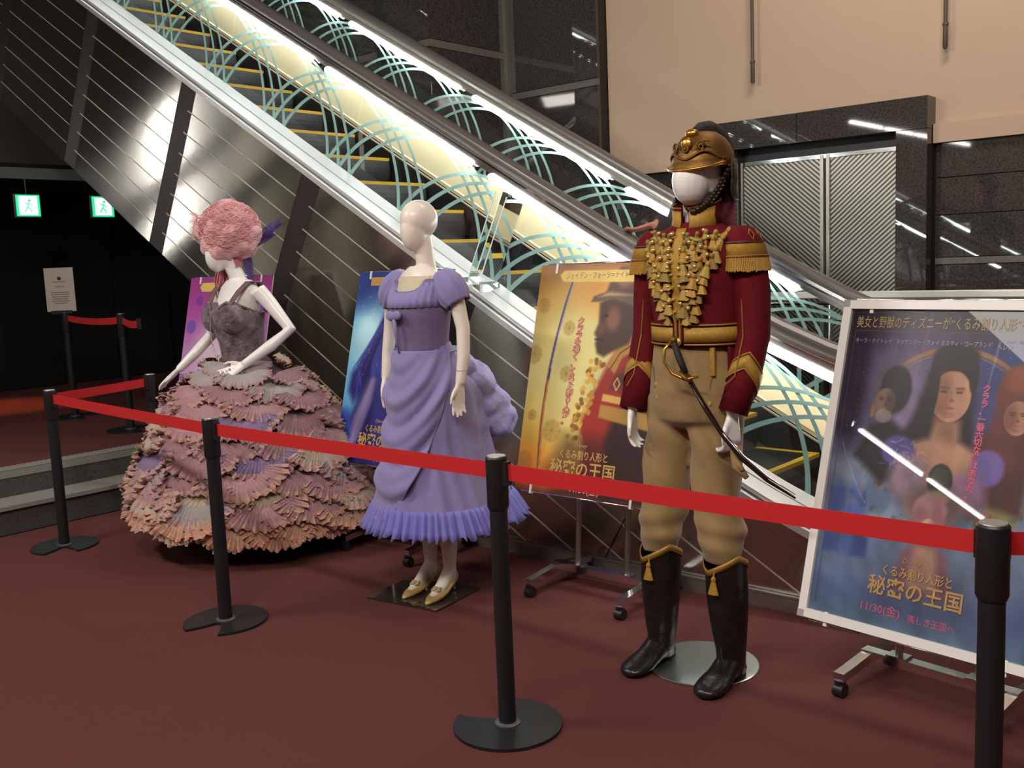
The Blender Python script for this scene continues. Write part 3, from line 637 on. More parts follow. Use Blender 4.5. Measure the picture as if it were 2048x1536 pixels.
for sx in (-1, 1):
    g = M(); n = 15
    for k in range(n):
        u = k/(n-1); x = hx+sx*(.094*(1-u)**.75+.004); y = hy+.012-.075*u; z = 1.785-.145*u-.018*math.sin(u*PI)
        g.ell((x, y, z), (.010 if u > .15 else .013, .021*(1-.35*u), .011), 10, 6)
    build('chin_strap', off_m(g, S0), mat('strap_bronze', rgb('3d2a1b'), .42, .5), hel, smooth=True)
# red plume tail behind the neck
build('neck_cloth', off_m(M().loft([ringp(hx+.02, hy+.105, z, a, b, n=16) for z, a, b in ((1.68, .04, .012), (1.64, .045, .014), (1.59, .04, .012))], True, True, True), S0), mat('pink_cloth', rgb('a5586a'), .8), sol, smooth=True)
# sabre hung at the belt: grip at the belt, blade running down behind the hand
sw = thing('sabre', tuple(S0+np.array((.03, -.11, 1.19))), 'curved sabre with brass guard hung from the gold belt of the soldier mannequin', 'sword')
A = lambda *p: np.array(p)+S0
blade = [A(.085, -.115, 1.075), A(.14, -.115, .99), A(.20, -.105, .90), A(.26, -.09, .825), A(.33, -.06, .758), A(.41, -.02, .70)]
build('scabbard', M().tube(blade, [.012, .0125, .012, .011, .009, .005], 12, flat=.6), mat('dark_scabbard_leather', rgb('2a1713'), .3, .2), sw, smooth=True)
build('blade', M().tube([b+(0, 0, .012) for b in blade[2:]], [.010, .0105, .009, .003], 10, flat=.35), mat('sabre_steel', (.62, .62, .64), .2, 1.), sw, smooth=True)
build('grip', M().tube([A(.030, -.125, 1.205), A(.05, -.13, 1.16), A(.072, -.125, 1.105)], [.011, .0125, .011], 12), mat('black_grip', (.02, .015, .012), .4, bump=(200, .8, .003, (1, 1, 4))), sw, smooth=True)
bb = MATS['bright_brass']
build('knuckle_guard', M().tube([A(.022, -.125, 1.215), A(.005, -.145, 1.185), A(.008, -.155, 1.145), A(.035, -.15, 1.105), A(.075, -.135, 1.085), A(.12, -.125, 1.095)], [.006, .005, .005, .005, .006, .004], 8), bb, sw, smooth=True)
build('basket_guard', M().ell(tuple(A(.072, -.125, 1.095)), (.030, .022, .010), 16, 8, R=Matrix.Rotation(.7, 3, 'Y')).ell(tuple(A(.028, -.124, 1.215)), (.013, .012, .012), 12, 8), brass, sw, smooth=True)
build('glove', M().tube([A(.225, -.07, .865), A(.235, -.085, .80), A(.275, -.09, .765)], [.020, .018, .009], 10, flat=.6).tube([A(.23, -.08, .82), A(.262, -.095, .788)], [.012, .007], 8), mat('tan_glove', rgb('8c6f45'), .8), sw, smooth=True, label='tan leather strap end by the hand')
# ======== the lady in the violet dress
L0 = np.array((-3.20, 3.02, 0.)); lad = thing('lady_mannequin', tuple(L0), 'faceless cream lady mannequin in a draped violet gauze dress and buckled gold shoes', 'mannequin')
m = M()
m.ell((.022, .018, 1.697), (.074, .092, .086), 22, 14); m.ell((.018, -.010, 1.648), (.058, .068, .092), 18, 12)
m.tube([(.045, .035, 1.40), (.038, .032, 1.50), (.030, .026, 1.60), (.024, .02, 1.67)], [.062, .043, .043, .030], 16)
m.loft([ringp(.015, .01, z, a, f, b, n=24) for z, a, f, b in ((1.15, .10, .08, .08), (1.28, .12, .10, .09), (1.36, .13, .10, .09), (1.42, .135, .07, .08), (1.465, .10, .05, .07), (1.495, .05, .035, .05))], True, True, True)
for sx, dx in ((-1, -.01), (1, .02)):
    m.tube([(sx*.13+.015, .02, 1.44), (sx*.185+dx, .035, 1.37), (sx*.218+dx, .04, 1.22), (sx*.228+dx, .025, 1.10), (sx*.224+dx, .0, .985)], [.040, .037, .031, .029, .022], 14)
for (x, y), (tx, ty) in (((-.078, .075), (.035, -.19)), ((.068, .055), (.035, -.17))):
    m.tube([(x, y-.02, .62), (x, y-.01, .42), (x, y+.005, .28), (x, y, .135), (x, y, .07)], [.062, .050, .046, .030, .030], 14)
    m.tube([(x, y, .11), (x+tx*.45, y+ty*.45, .055), (x+tx*.9, y+ty*.9, .025)], [.032, .028, .018], 12)
hand(m, (.244, -.002, .985), (-.06, -.10, -1), (-.2, -1, 0), .3, .25, .92)
hand(m, (-.234, -.002, .985), (.06, -.10, -1), (.2, -1, 0), .3, .25, .92)
figure(m, manw, lad, L0)
mat('seam_line', rgb('a9967f'), .6)
build('wrist_ring', off_m(M().loft([ringp(.2475, .012, z, .0268, .0268, n=18) for z in (1.042, 1.0435)]), L0), MATS['seam_line'], lad)
violet = mat('violet_gauze', rgb('8d84b8'), .85, noise=(rgb('7d73a4'), 9, 3, .8), bump=(260, .4, .0015), sheen=.25)
violetd = mat('violet_bodice_satin', rgb('75658f'), .75, noise=(rgb('665579'), 10, 3, .8), bump=(200, .35, .0015), sheen=.2)
violetb = mat('blue_violet_ruffle', rgb('7670bd'), .85, bump=(260, .4, .0015), sheen=.25)
lace = mat('cream_lace', rgb('cfc3a8'), .8, bump=(180, 1., .006))
# bodice with pleated yoke
BZ = [(1.10, .127, .105, .10), (1.14, .126, .105, .098), (1.20, .134, .112, .100), (1.26, .146, .128, .104), (1.315, .154, .140, .105), (1.36, .156, .128, .104), (1.395, .155, .106, .10), (1.42, .152, .086, .096), (1.44, .146, .064, .092)]
g = M().loft([ringp(.015, .012, z-.0*a, a, f, b, n=64, fn=lambda t, zz: .010*math.sin(2*t*9)*(1 if zz < 1.3 else .4)*abs(math.sin(t))) for z, a, f, b in BZ], True, False, False)
dip = lambda g_, z0: setattr(g_, 'v', [(x, y, z-.042*max(0, min(1, (z-z0)/.03))*max(0, 1-(x-.015)**2/.0075)*(y < 0)) for x, y, z in g_.v])
dip(g, 1.39); bod = build('bodice', off_m(g, L0), violetd, lad, smooth=True); bod.modifiers.new('t', 'SOLIDIFY').thickness = .004
g = M(); n = 120; rings = []
for z, a, f, b in ((1.318, .157, .146, .108), (1.35, .160, .140, .108), (1.385, .160, .118, .106), (1.405, .156, .100, .102), (1.425, .150, .083, .098)):
    rings.append(ringp(.015, .012, z, a, f, b, n=n, fn=lambda t, zz: .018*math.sin(t*30)))
g.loft(rings); dip(g, 1.385); build('pleated_yoke', off_m(g, L0), violet, bod, smooth=True).modifiers.new('t', 'SOLIDIFY').thickness = .003
build('chest_bow', off_m(M().ell((-.02, -.140, 1.285), (.030, .014, .022), 12, 8).ell((.02, -.142, 1.288), (.026, .012, .020), 12, 8).tube([(0, -.142, 1.28), (-.004, -.132, 1.20), (-.008, -.115, 1.12)], [.010, .008, .004], 8, flat=.5), L0), violet, bod, smooth=True)
g = M(); n = 72
g.loft([ringp(.020, .012, z, a, f, b, n=n, fn=lambda t, zz: .03*math.sin(t*18)*(1 if zz > 1.42 else 0)) for z, a, f, b in ((1.350, .128, .122, .10), (1.385, .122, .104, .10), (1.415, .117, .090, .095), (1.432, .112, .078, .09), (1.452, .110, .068, .082))])
lc = build('lace_collar', off_m(g, L0), lace, bod, smooth=True); lc.modifiers.new('t', 'SOLIDIFY').thickness = .003
for sx in (-1, 1):                   # short gathered sleeves
    c = np.array((.015+sx*.135, .022, 1.445)); e = np.array((sx*.205+.01*(sx > 0), .036, 1.335)); ax = e-c; ax /= np.linalg.norm(ax)
    u = np.cross(ax, (0, 1, 0)); u /= np.linalg.norm(u); v = np.cross(ax, u); rings = []; n = 48
    for k, r in ((-.20, .030), (0, .052), (.25, .068), (.55, .074), (.85, .070), (1.0, .060), (1.08, .058)):
        p = c+(e-c)*k; rings.append([tuple(p+(u*math.cos(t)+v*math.sin(t))*(r+.0035*math.sin(t*12+sx))) for t in np.arange(n)*2*PI/n])
    build('sleeve', off_m(M().loft(rings, True, True, False), L0), violet, lad, smooth=True).modifiers.new('t', 'SOLIDIFY').thickness = .003
# skirt with bustle
KZ = [(1.16, .128, .105, .10), (1.12, .134, .112, .11), (1.06, .150, .125, .15), (1.0, .168, .138, .22), (.94, .178, .148, .29), (.88, .184, .156, .335), (.80, .192, .166, .355), (.72, .200, .175, .35), (.62, .222, .190, .365), (.52, .255, .21, .40), (.42, .295, .23, .44), (.35, .315, .245, .47), (.33, .32, .25, .48)]
def kz(z):
    q = sorted(KZ); zz = [a[0] for a in q]; return [float(np.interp(z, zz, [a[i] for a in q])) for i in (1, 2, 3)]
def skirt(z0, z1, nz, n, d, fn, t0=0, t1=2*PI, closed=True, zb=None):
    rings = []
    for i in range(nz):
        row = []
        for j in range(n if closed else n+1):
            t = t0+(t1-t0)*j/n; lo = zb(t) if zb else z1; z = z0+(lo-z0)*i/(nz-1); a, f, b = kz(z)
            k = fn(t, z)+d; c, s = math.cos(t), math.sin(t)
            row.append((.012+(a+k)*c, .02+((b if s > 0 else f)+k)*s, z))
        rings.append(row)
    return M().loft(rings, closed)
g = skirt(1.16, .335, 46, 160, 0, lambda t, z: (.006*math.sin(9*t+2*math.sin(z*4))+.007*math.sin(17*t+z*3))*min(1, (1.2-z)*1.3)+(.02*math.sin(z*34+2*t)*max(0, math.sin(t))**2 if z > .75 else 0))
sk = build('skirt', off_m(g, L0), violet, lad, smooth=True)
def blob(c, r, seed, n=40, mm=26, k_=1.):
    rr = np.random.default_rng(seed).uniform(0, 6, 6); rings = []
    for i in range(mm+1):
        ph = -PI/2+PI*i/mm; k = max(math.cos(ph), .02); row = []
        for j in range(n):
            a = 2*PI*j/n; d = 1+k_*(.06*math.sin(3*a+rr[0]+4*ph)+.045*math.sin(7*a+rr[1]-6*ph)+.035*math.sin(13*a+9*ph+rr[2])+.05*math.sin(5*ph+rr[3]))
            row.append((c[0]+r[0]*k*d*math.cos(a), c[1]+r[1]*k*d*math.sin(a), c[2]+r[2]*d*math.sin(ph)))
        rings.append(row)
    return rings
g = M()
for i_, (c_, r_) in enumerate((((.02, .20, 1.02), (.11, .09, .10)), ((.05, .27, .94), (.12, .11, .11)), ((.08, .33, .85), (.12, .10, .10)), ((.10, .36, .77), (.12, .10, .09)), ((-.04, .30, .85), (.11, .11, .13)))): g.loft(blob(c_, r_, 11+i_, 48, 30, .75), True, True, True)
bw_ = build('bustle_bow', off_m(g, L0), mat('pale_violet_gauze', rgb('9a94c6'), .8, bump=(60, .6, .006), sheen=.3), lad, smooth=True)
r_ = bw_.modifiers.new('join', 'REMESH'); r_.mode = 'VOXEL'; r_.voxel_size = .009; r_.use_smooth_shade = True; bw_.modifiers.new('soft', 'SMOOTH').iterations = 4
# apron drape: swags round the front, a point low at the left, lifted at the right hip
def zb(t):
    d = (t+PI/2)                     # 0 at the front, negative towards the image-left side
    if d > PI: d -= 2*PI
    return min(1.12, .385+.10*abs(min(0, d+.35))+max(0, d+.25)**1.3*.34)
def fold(t, z):
    d = (t+PI/2); d = d-2*PI if d > PI else d
    sag = z+.075*math.cos(1.25*d+.35)-.13*max(0, d+.1)**1.4
    return (.013*math.sin(sag*34+.9*math.sin(d*2.3))+.005*math.sin(sag*79+d*3))*min(1, (1.14-z)*6)
g = skirt(1.13, 0, 60, 90, .016, fold, -PI+.05, .55, False, zb)
ap = build('apron_drape', off_m(g, L0), violet, lad, smooth=True); ap.modifiers.new('t', 'SOLIDIFY').thickness = .004
edge = [g.v[59*91+j] for j in range(91)]
build('drape_hem', M().tube(edge, .006, 6), violet, ap, smooth=True)
# gathered hem flounce
rings = []
n = 420
for z, d, amp in ((.445, .008, .003), (.425, .012, .010), (.39, .018, .012), (.36, .024, .014), (.330, .032, .017)):
    a, f, b = kz(z); rw = []
    for j in range(n):
        t = 2*PI*j/n; k = d+amp*math.sin(t*52+2*math.sin(t*7))+.4*amp*math.sin(t*97); c, s = math.cos(t), math.sin(t)
        rw.append((.012+(a+k)*c, .02+((b if s > 0 else f)+k)*s, z+(.008*math.sin(t*61)+.006*math.sin(t*23) if z < .34 else 0)))
    rings.append(rw)
build('hem_ruffle', off_m(M().loft(rings), L0), violetb, lad, smooth=True).modifiers.new('t', 'SOLIDIFY').thickness = .002
# shoes and glass plate
shoe = mat('pale_gold_satin', rgb('c9a968'), .38, .15, noise=(rgb('b8965a'), 30, 3, .7))
for (x, y), (tx, ty) in (((-.078, .075), (.035, -.19)), ((.068, .055), (.035, -.17))):
    toe = np.array((tx, ty))*1.12; L = np.linalg.norm(toe); d = toe/L; q_ = np.array((-d[1], d[0])); rings = []; topo = []
    for u, w_, h, zb_ in ((-.20, .020, .055, .050), (-.10, .029, .055, .046), (.10, .031, .042, .034), (.35, .034, .036, .014), (.60, .038, .040, .006), (.82, .030, .032, .005), (.98, .015, .020, .006), (1.05, .004, .010, .008)):
        c = np.array((x, y))+toe*u; rings.append([(c[0]+q_[0]*w_*math.cos(t), c[1]+q_[1]*w_*math.cos(t), zb_+h/2+h/2*math.sin(t)) for t in np.arange(18)*2*PI/18])
    sh_ = build('shoe', off_m(M().loft(rings, True, True, True), L0), shoe, lad, smooth=True)
    c = np.array((x, y))-toe*.13
    build('heel', off_m(M().lathe((c[0], c[1], .008), [(.011, 0), (.008, .012), (.008, .025), (.018, .048)], 14), L0), mat('silver_heel', (.6, .6, .58), .2, 1.), sh_, smooth=True)
    c = np.array((x, y))+toe*.60; g = M()
    for k in range(9):
        a = 2*PI*k/9; g.ell((c[0]+.015*math.cos(a), c[1]+.015*math.sin(a), .052+.004*math.sin(a*3)), (.011, .011, .010), 8, 6)
    g.ell((c[0], c[1], .058), (.012, .012, .010), 10, 6)
    build('rosette', off_m(g, L0), mat('rosette_gold', rgb('ab9a72'), .5, .2, bump=(200, .8, .003)), sh_, smooth=True)
a_ = math.radians(8); pl = [(-.23, -.19), (.17, -.19), (.17, .14), (-.23, .14)]
build('base_plate', off_m(M().poly([(x*math.cos(a_)-y*math.sin(a_), x*math.sin(a_)+y*math.cos(a_), 0.001) for x, y in pl], (0, 0, .007)), L0), mat('dark_glass_plate', (.05, .035, .03), .06, .3), lad)
# ======== the lady in the frilled ball gown
G0 = np.array((-4.62, 3.05, 0.)); gow = thing('gown_mannequin', tuple(G0), 'mannequin with candyfloss-pink wig in a mauve corset and huge tiered frill ball gown', 'mannequin')
m = M()
m.ell((-.055, -.03, 1.64), (.070, .090, .085), 20, 12); m.ell((-.070, -.075, 1.590), (.050, .062, .085), 18, 12)
m.tube([(.0, .02, 1.38), (-.005, .012, 1.46), (-.045, -.025, 1.59)], [.060, .043, .045], 16)
m.loft([ringp(0, .0, z, a, f, b, n=24) for z, a, f, b in ((1.0, .10, .08, .08), (1.15, .11, .10, .09), (1.28, .13, .135, .09), (1.36, .145, .10, .10), (1.42, .145, .06, .085), (1.46, .09, .04, .06))], True, True, True)
m.tube([(.15, .02, 1.405), (.20, .055, 1.33), (.30, .10, 1.19), (.255, .0, 1.11), (.18, -.12, 1.02)], [.044, .040, .034, .032, .023], 14)
m.tube([(-.15, .0, 1.395), (-.20, .0, 1.31), (-.25, -.03, 1.16), (-.275, -.12, 1.07), (-.31, -.21, .985)], [.042, .038, .032, .030, .022], 14)
hand(m, (.180, -.12, 1.02), (-.62, -.62, -.42), (-.4, .2, .8), .45, .18, .95, 1)
hand(m, (-.31, -.21, .985), (-.40, -.62, -.62), (.7, -.5, .3), .45, .18, .95, 1)
figure(m, manq, gow, G0)
mauve = mat('mauve_corset', rgb('3c2c32'), .7, noise=(rgb('8a757b'), 22, 8, .4), bump=(70, 1., .01), sheen=.2)
g = M(); rings = []
for z, a, f, b in ((.985, .10, .13, .11), (1.02, .118, .115, .115), (1.08, .122, .112, .11), (1.14, .130, .125, .11), (1.20, .145, .150, .11), (1.25, .158, .175, .112), (1.285, .160, .178, .112)):
    rings.append(ringp(0, .0, z, a, f, b, n=48))
# sweetheart top edge with two standing cups
rings.append([(x*1.0, y*1.0, 1.30+.045*max(0, math.cos(2*(math.atan2(y, x)+PI/2)*1.9))*(1 if y < 0 and abs(math.atan2(y, x)+PI/2) < 1.35 else 0)*abs(math.sin((math.atan2(y, x)+PI/2)*2.2))-.02*(y > 0)) for x, y, z in rings[-1]])
cs = build('corset', off_m(M().loft(rings, True), G0), mauve, gow, smooth=True); cs.modifiers.new('t', 'SOLIDIFY').thickness = .006
for sx in (-1, 1):
    g = M().ell((sx*.076, -.098, 1.262), (.086, .078, .085), 22, 14)
    build('cup', off_m(g, G0), mauve, cs, smooth=True)
    g = M().loft([[(sx*(.085+.030*u)+w_*.022*math.cos(.6), y+w_*.004, z) for w_ in (-1, -.3, .3, 1)] for u, y, z in ((0, -.165, 1.28), (.6, -.125, 1.34), (1.1, -.075, 1.405), (1.35, -.02, 1.452), (1.2, .05, 1.445), (.8, .09, 1.38), (.4, .105, 1.28))], False)
    build('strap', off_m(g, G0), mat('mauve_velvet_strap', rgb('6b4d57'), .7, bump=(90, .5, .003)), cs, smooth=True).modifiers.new('t', 'SOLIDIFY').thickness = .005
for sx in (-1, 1): build('cup_rim', off_m(M().tube([(sx*.008, -.168, 1.262), (sx*.04, -.158, 1.318), (sx*.085, -.135, 1.345), (sx*.13, -.085, 1.325), (sx*.158, -.02, 1.295)], [.007, .009, .010, .009, .006], 8), G0), mauve, cs, smooth=True)
g = M()
for k in range(60):
    u = k/59; g.ell((-.03*math.sin(u*2.4), -.175+.06*u*u*.9-.006, 1.27-.26*u), (.0035, .0035, .0035), 6, 4)
build('sequins', off_m(g, G0), mat('silver_sequin', (.75, .72, .72), .15, .9), cs, kind='stuff')
# skirt form and frilled fans
ang = math.atan2(.656, .753); ca, sa = math.cos(ang), math.sin(ang)
GP = [(1.06, .125, .115), (1.02, .17, .15), (.97, .23, .19), (.90, .295, .24), (.80, .365, .295), (.68, .43, .345), (.55, .49, .39), (.40, .53, .425), (.28, .565, .45), (.16, .59, .47), (.10, .595, .475)]
def gp(z): q = sorted(GP); zz = [a[0] for a in q]; return [float(np.interp(z, zz, [a[i] for a in q])) for i in (1, 2)]
def gpt(t, z, d=0.):                 # t measured in the ellipse frame, 0 = towards image right, -90 deg = towards the viewer
    a, b = gp(z); x, y = (a+d)*math.cos(t), (b+d)*math.sin(t); lift = (.13*max(0, -math.cos(t))+.065)*max(0, (.55-z)/.45)
    return np.array((x*ca-y*sa, x*sa+y*ca, z+lift))
g = M().loft([[tuple(gpt(2*PI*j/48, z, -.02)) for j in range(48)] for z, _, _ in GP], True)
build('underskirt', off_m(g, G0), mat('dark_mauve_tulle', rgb('5d4148'), .9), gow, smooth=True)
def fan_mesh(seed, np_=24):
    r_ = np.random.default_rng(seed); g = M(); nphi = np_*3; rad = [0, .28, .52, .72, .86, .93, 1.0, .985]
    ph0 = r_.uniform(0, 6); rows = []
    for ri, rho in enumerate(rad):
        row = []
        for j in range(nphi+1):
            u = j/nphi; phi = (-1+2*u)*1.48; pl = math.sin(2*PI*np_*u+ph0)
            e = 1+.035*math.sin(u*31+ph0*2)+.02*math.sin(u*67+seed)
            bulge = .060*math.sin(min(1, rho)*PI*.72)*(.65+.35*math.cos(phi)); fr = max(0, rho-.80)/.2
            x = .168*rho*math.sin(phi)*e; z = -.150*rho*(math.cos(phi)*.82+.18)*e
            y = bulge+.0050*pl*rho+fr*(.010+.009*math.sin(u*83+seed*2)+.006*pl)
            if ri == len(rad)-1: y -= .018; z += .012
            row.append((x, -y, z+fr*.006*math.sin(u*97+seed)))
        rows.append(row)
    n = nphi+1
    for i in range(len(rows)-1):
        g.cur = 1 if i >= 4 else 0
        g.loft([rows[i], rows[i+1]], False)
    return g
fc = [('8a6874', '96747a'), ('9b7884', 'a4807c'), ('aa9a94', 'a58480'), ('938c94', '967880'), ('75638c', '9a7a80'), ('b08a7a', 'b5887a'), ('b2a598', 'a58478')]
fan_pro = []
for i, (a, b) in enumerate(fc):
    a, b = [''.join('%02x' % min(255, int(int(h[q:q+2], 16)*g_)) for q, g_ in ((0, 1.14), (2, 1.12), (4, 1.06))) for h in (a, b)]
    ma_ = mat('pleated_chiffon_%s' % 'abcdefg'[i], rgb(a), .85, noise=(tuple(c*.72 for c in rgb(a)), 7, 3, .7), sheen=.3, bump=(90, .4, .003))
    mb_ = mat('frill_edge_%s' % 'abcdefg'[i], rgb(b), .85, bump=(120, .8, .005), sheen=.3)
    o = build('frill_fan', fan_mesh(i*3+1, 22+i % 3*3), [ma_, mb_], gow, smooth=True, local=True); fan_pro.append(o)
usedf = set()
ROWS = [(1.03, 6, .66), (.975, 7, .85), (.915, 8, 1.0), (.85, 8, 1.12), (.775, 9, 1.2), (.695, 10, 1.25), (.61, 10, 1.32), (.525, 11, 1.35), (.44, 11, 1.38), (.355, 12, 1.38), (.275, 13, 1.32), (.21, 14, 1.1)]
for ri, (z, n, s_) in enumerate(ROWS):
    for k in range(n):
        t = 2*PI*(k+.5*(ri % 2)+rng.uniform(-.09, .09))/n; zz = z+rng.uniform(-.014, .014)
        p = gpt(t, zz, .0); p2 = gpt(t, max(.1, zz-.1), .0); tn = gpt(t+.02, zz)-gpt(t-.02, zz); tn /= np.linalg.norm(tn)
        up = p-p2; up /= np.linalg.norm(up); nrm = np.cross(tn, up); nrm /= np.linalg.norm(nrm)
        up = up*.97-nrm*(-.0); Y = -nrm
        if ri >= 10: i = int(rng.choice([5, 5, 1, 6, 0]))
        elif ri >= 8: i = int(rng.choice([6, 2, 1, 3, 0]))
        else: i = int(rng.choice([0, 1, 1, 2, 3, 4, 0, 6]))
        o = fan_pro[i] if i not in usedf else copy_at(fan_pro[i], gow); usedf.add(i)
        mx = Matrix(((tn[0], Y[0], up[0], p[0]), (tn[1], Y[1], up[1], p[1]), (tn[2], Y[2], up[2], p[2]), (0, 0, 0, 1)))
        if mx.to_3x3().determinant() < 0: mx = Matrix(((-tn[0], Y[0], up[0], p[0]), (-tn[1], Y[1], up[1], p[1]), (-tn[2], Y[2], up[2], p[2]), (0, 0, 0, 1)))
        o.matrix_local = mx @ Matrix.Rotation(rng.uniform(-.14, .14), 4, 'Y') @ Matrix.Rotation(rng.uniform(-.08, .16), 4, 'X') @ Matrix.Diagonal((s_*rng.uniform(.95, 1.1), s_, s_*rng.uniform(.92, 1.06), 1))
build('stand_base', off_m(M().lathe((0, 0, 0), [(.17, 0), (.17, .008), (.02, .012), (.018, 1.0)], 32), G0), chrome, gow, smooth=True, auto=30)
# wig: big teased mass with swirled strands, side ringlet, and feathers
pink = mat('candyfloss_pink_hair', rgb('f4c0bf'), .85, noise=(rgb('e7a2a6'), 6, 5, .7), bump=(60, .9, .012, (1, 1, 4)), sheen=.4, sss=.0)
H = np.array((-.055, .005, 1.698)); g = M()
for c, r, s_ in ((H, (.158, .162, .140), 1), (H+(.01, .0, .075), (.10, .11, .11), 2), (H+(-.09, -.06, .03), (.085, .09, .075), 3), (H+(.08, .05, -.01), (.09, .10, .09), 4)):
    g.loft(blob(c, r, s_), True, True, True)
wig = build('wig', off_m(g, G0), pink, gow, smooth=True)
rm = wig.modifiers.new('join', 'REMESH'); rm.mode = 'VOXEL'; rm.voxel_size = .007; rm.use_smooth_shade = True
g = M()
for k in range(900):
    a = rng.uniform(0, 2*PI); b = rng.uniform(-.9, 1.25); L = rng.uniform(.5, 1.3); pts = []
    sw = rng.uniform(-.5, .5); rr = rng.uniform(1.0, 1.04)
    for u in np.linspace(0, 1, 7):
        aa = a+L*u; bb_ = b+sw*math.sin(u*PI)
        pts.append(H+(.012, 0, .03)+np.array((.152*math.cos(bb_)*math.cos(aa), .158*math.cos(bb_)*math.sin(aa), .148*math.sin(bb_)))*rr*(1+.05*math.sin(u*3+k)))
    g.tube(pts, [.0005]+[.0013]*5+[.0004], 3)
for k in range(90):
    a = rng.uniform(PI*.8, PI*1.5); p = H+np.array((.16*math.cos(a)-.02, .15*math.sin(a), rng.uniform(-.02, .12))); d = np.array((math.cos(a), math.sin(a)*.6, rng.uniform(-.2, .6)))
    g.tube([p*1.0, p+d*.035, p+d*.06+(0, 0, -.01)], [.002, .0014, .0004], 3)
build('wig_strands', off_m(g, G0), mat('pink_strand', rgb('f5c6c4'), .8, noise=(rgb('cf8d93'), 8, 2, .8)), wig, kind='stuff')
g = M()
for k in range(34):
    x0, y0 = -.115+rng.uniform(-.022, .02), -.015+rng.uniform(-.03, .03); ph = rng.uniform(0, 6)
    g.tube([(x0+.012*math.sin(ph+u*9), y0+.012*math.cos(ph+u*9), 1.62-.26*u) for u in np.linspace(0, 1, 12)], [.006*(1-.5*u) for u in np.linspace(0, 1, 12)], 5)
build('ringlet', off_m(g, G0), mat('coral_pink_hair', rgb('bd5a5f'), .75, noise=(rgb('c98a8c'), 14, 3, .6)), wig, smooth=True, kind='stuff')
g = M()
for k in range(16):
    ph = k*.4; g.tube([(-.02+.02*math.sin(ph)+.03*u, .0-.02*math.cos(ph), 1.62-.10*u+.01*math.sin(ph+u*6)) for u in np.linspace(0, 1, 7)], [.006, .007, .007, .006, .005, .004, .002], 5)
build('side_curl', off_m(g, G0), MATS['coral_pink_hair'], wig, smooth=True, kind='stuff')
fpur = mat('violet_feather', rgb('4c3577'), .8, bump=(150, .6, .004)); fgr = mat('pale_grey_feather', rgb('8f8791'), .8, bump=(150, .6, .004))
def feather(base, tip, wdt, ma, nm, sd=0):
    base = np.array(base); tip = np.array(tip); d = tip-base; L = np.linalg.norm(d); g = M().tube([base, base+d*.5+(0, 0, .01), tip], [.002, .0015, .0005], 5)
    q = np.cross(d/L, (.55, -.7, .2)); q /= np.linalg.norm(q)
    for k in range(26):
        u = .12+.86*k/26; p = base+d*u+np.array((0, 0, .01))*math.sin(u*PI); ww = wdt*math.sin(min(1, u*1.15)*PI*.85)+.006
        for sg in (-1, 1): g.tube([p, p+q*sg*ww*.6+d*.05, p+q*sg*ww+d*.12], [.0028, .0026, .0008], 3)
    return build(nm, off_m(g, G0), ma, wig)
feather((.045, .06, 1.63), (.20, .16, 1.755), .022, fpur, 'feather', 1); feather((.04, .05, 1.62), (.16, .14, 1.70), .024, fpur, 'feather', 2)
feather((.03, .04, 1.64), (.035, .06, 1.46), .022, fpur, 'feather', 3)
feather((-.14, .0, 1.66), (-.29, .02, 1.565), .030, fgr, 'feather', 4)
feather((-.12, .0, 1.67), (-.23, .03, 1.60), .024, mat('rose_feather', rgb('a0616f'), .8), 'feather', 5)
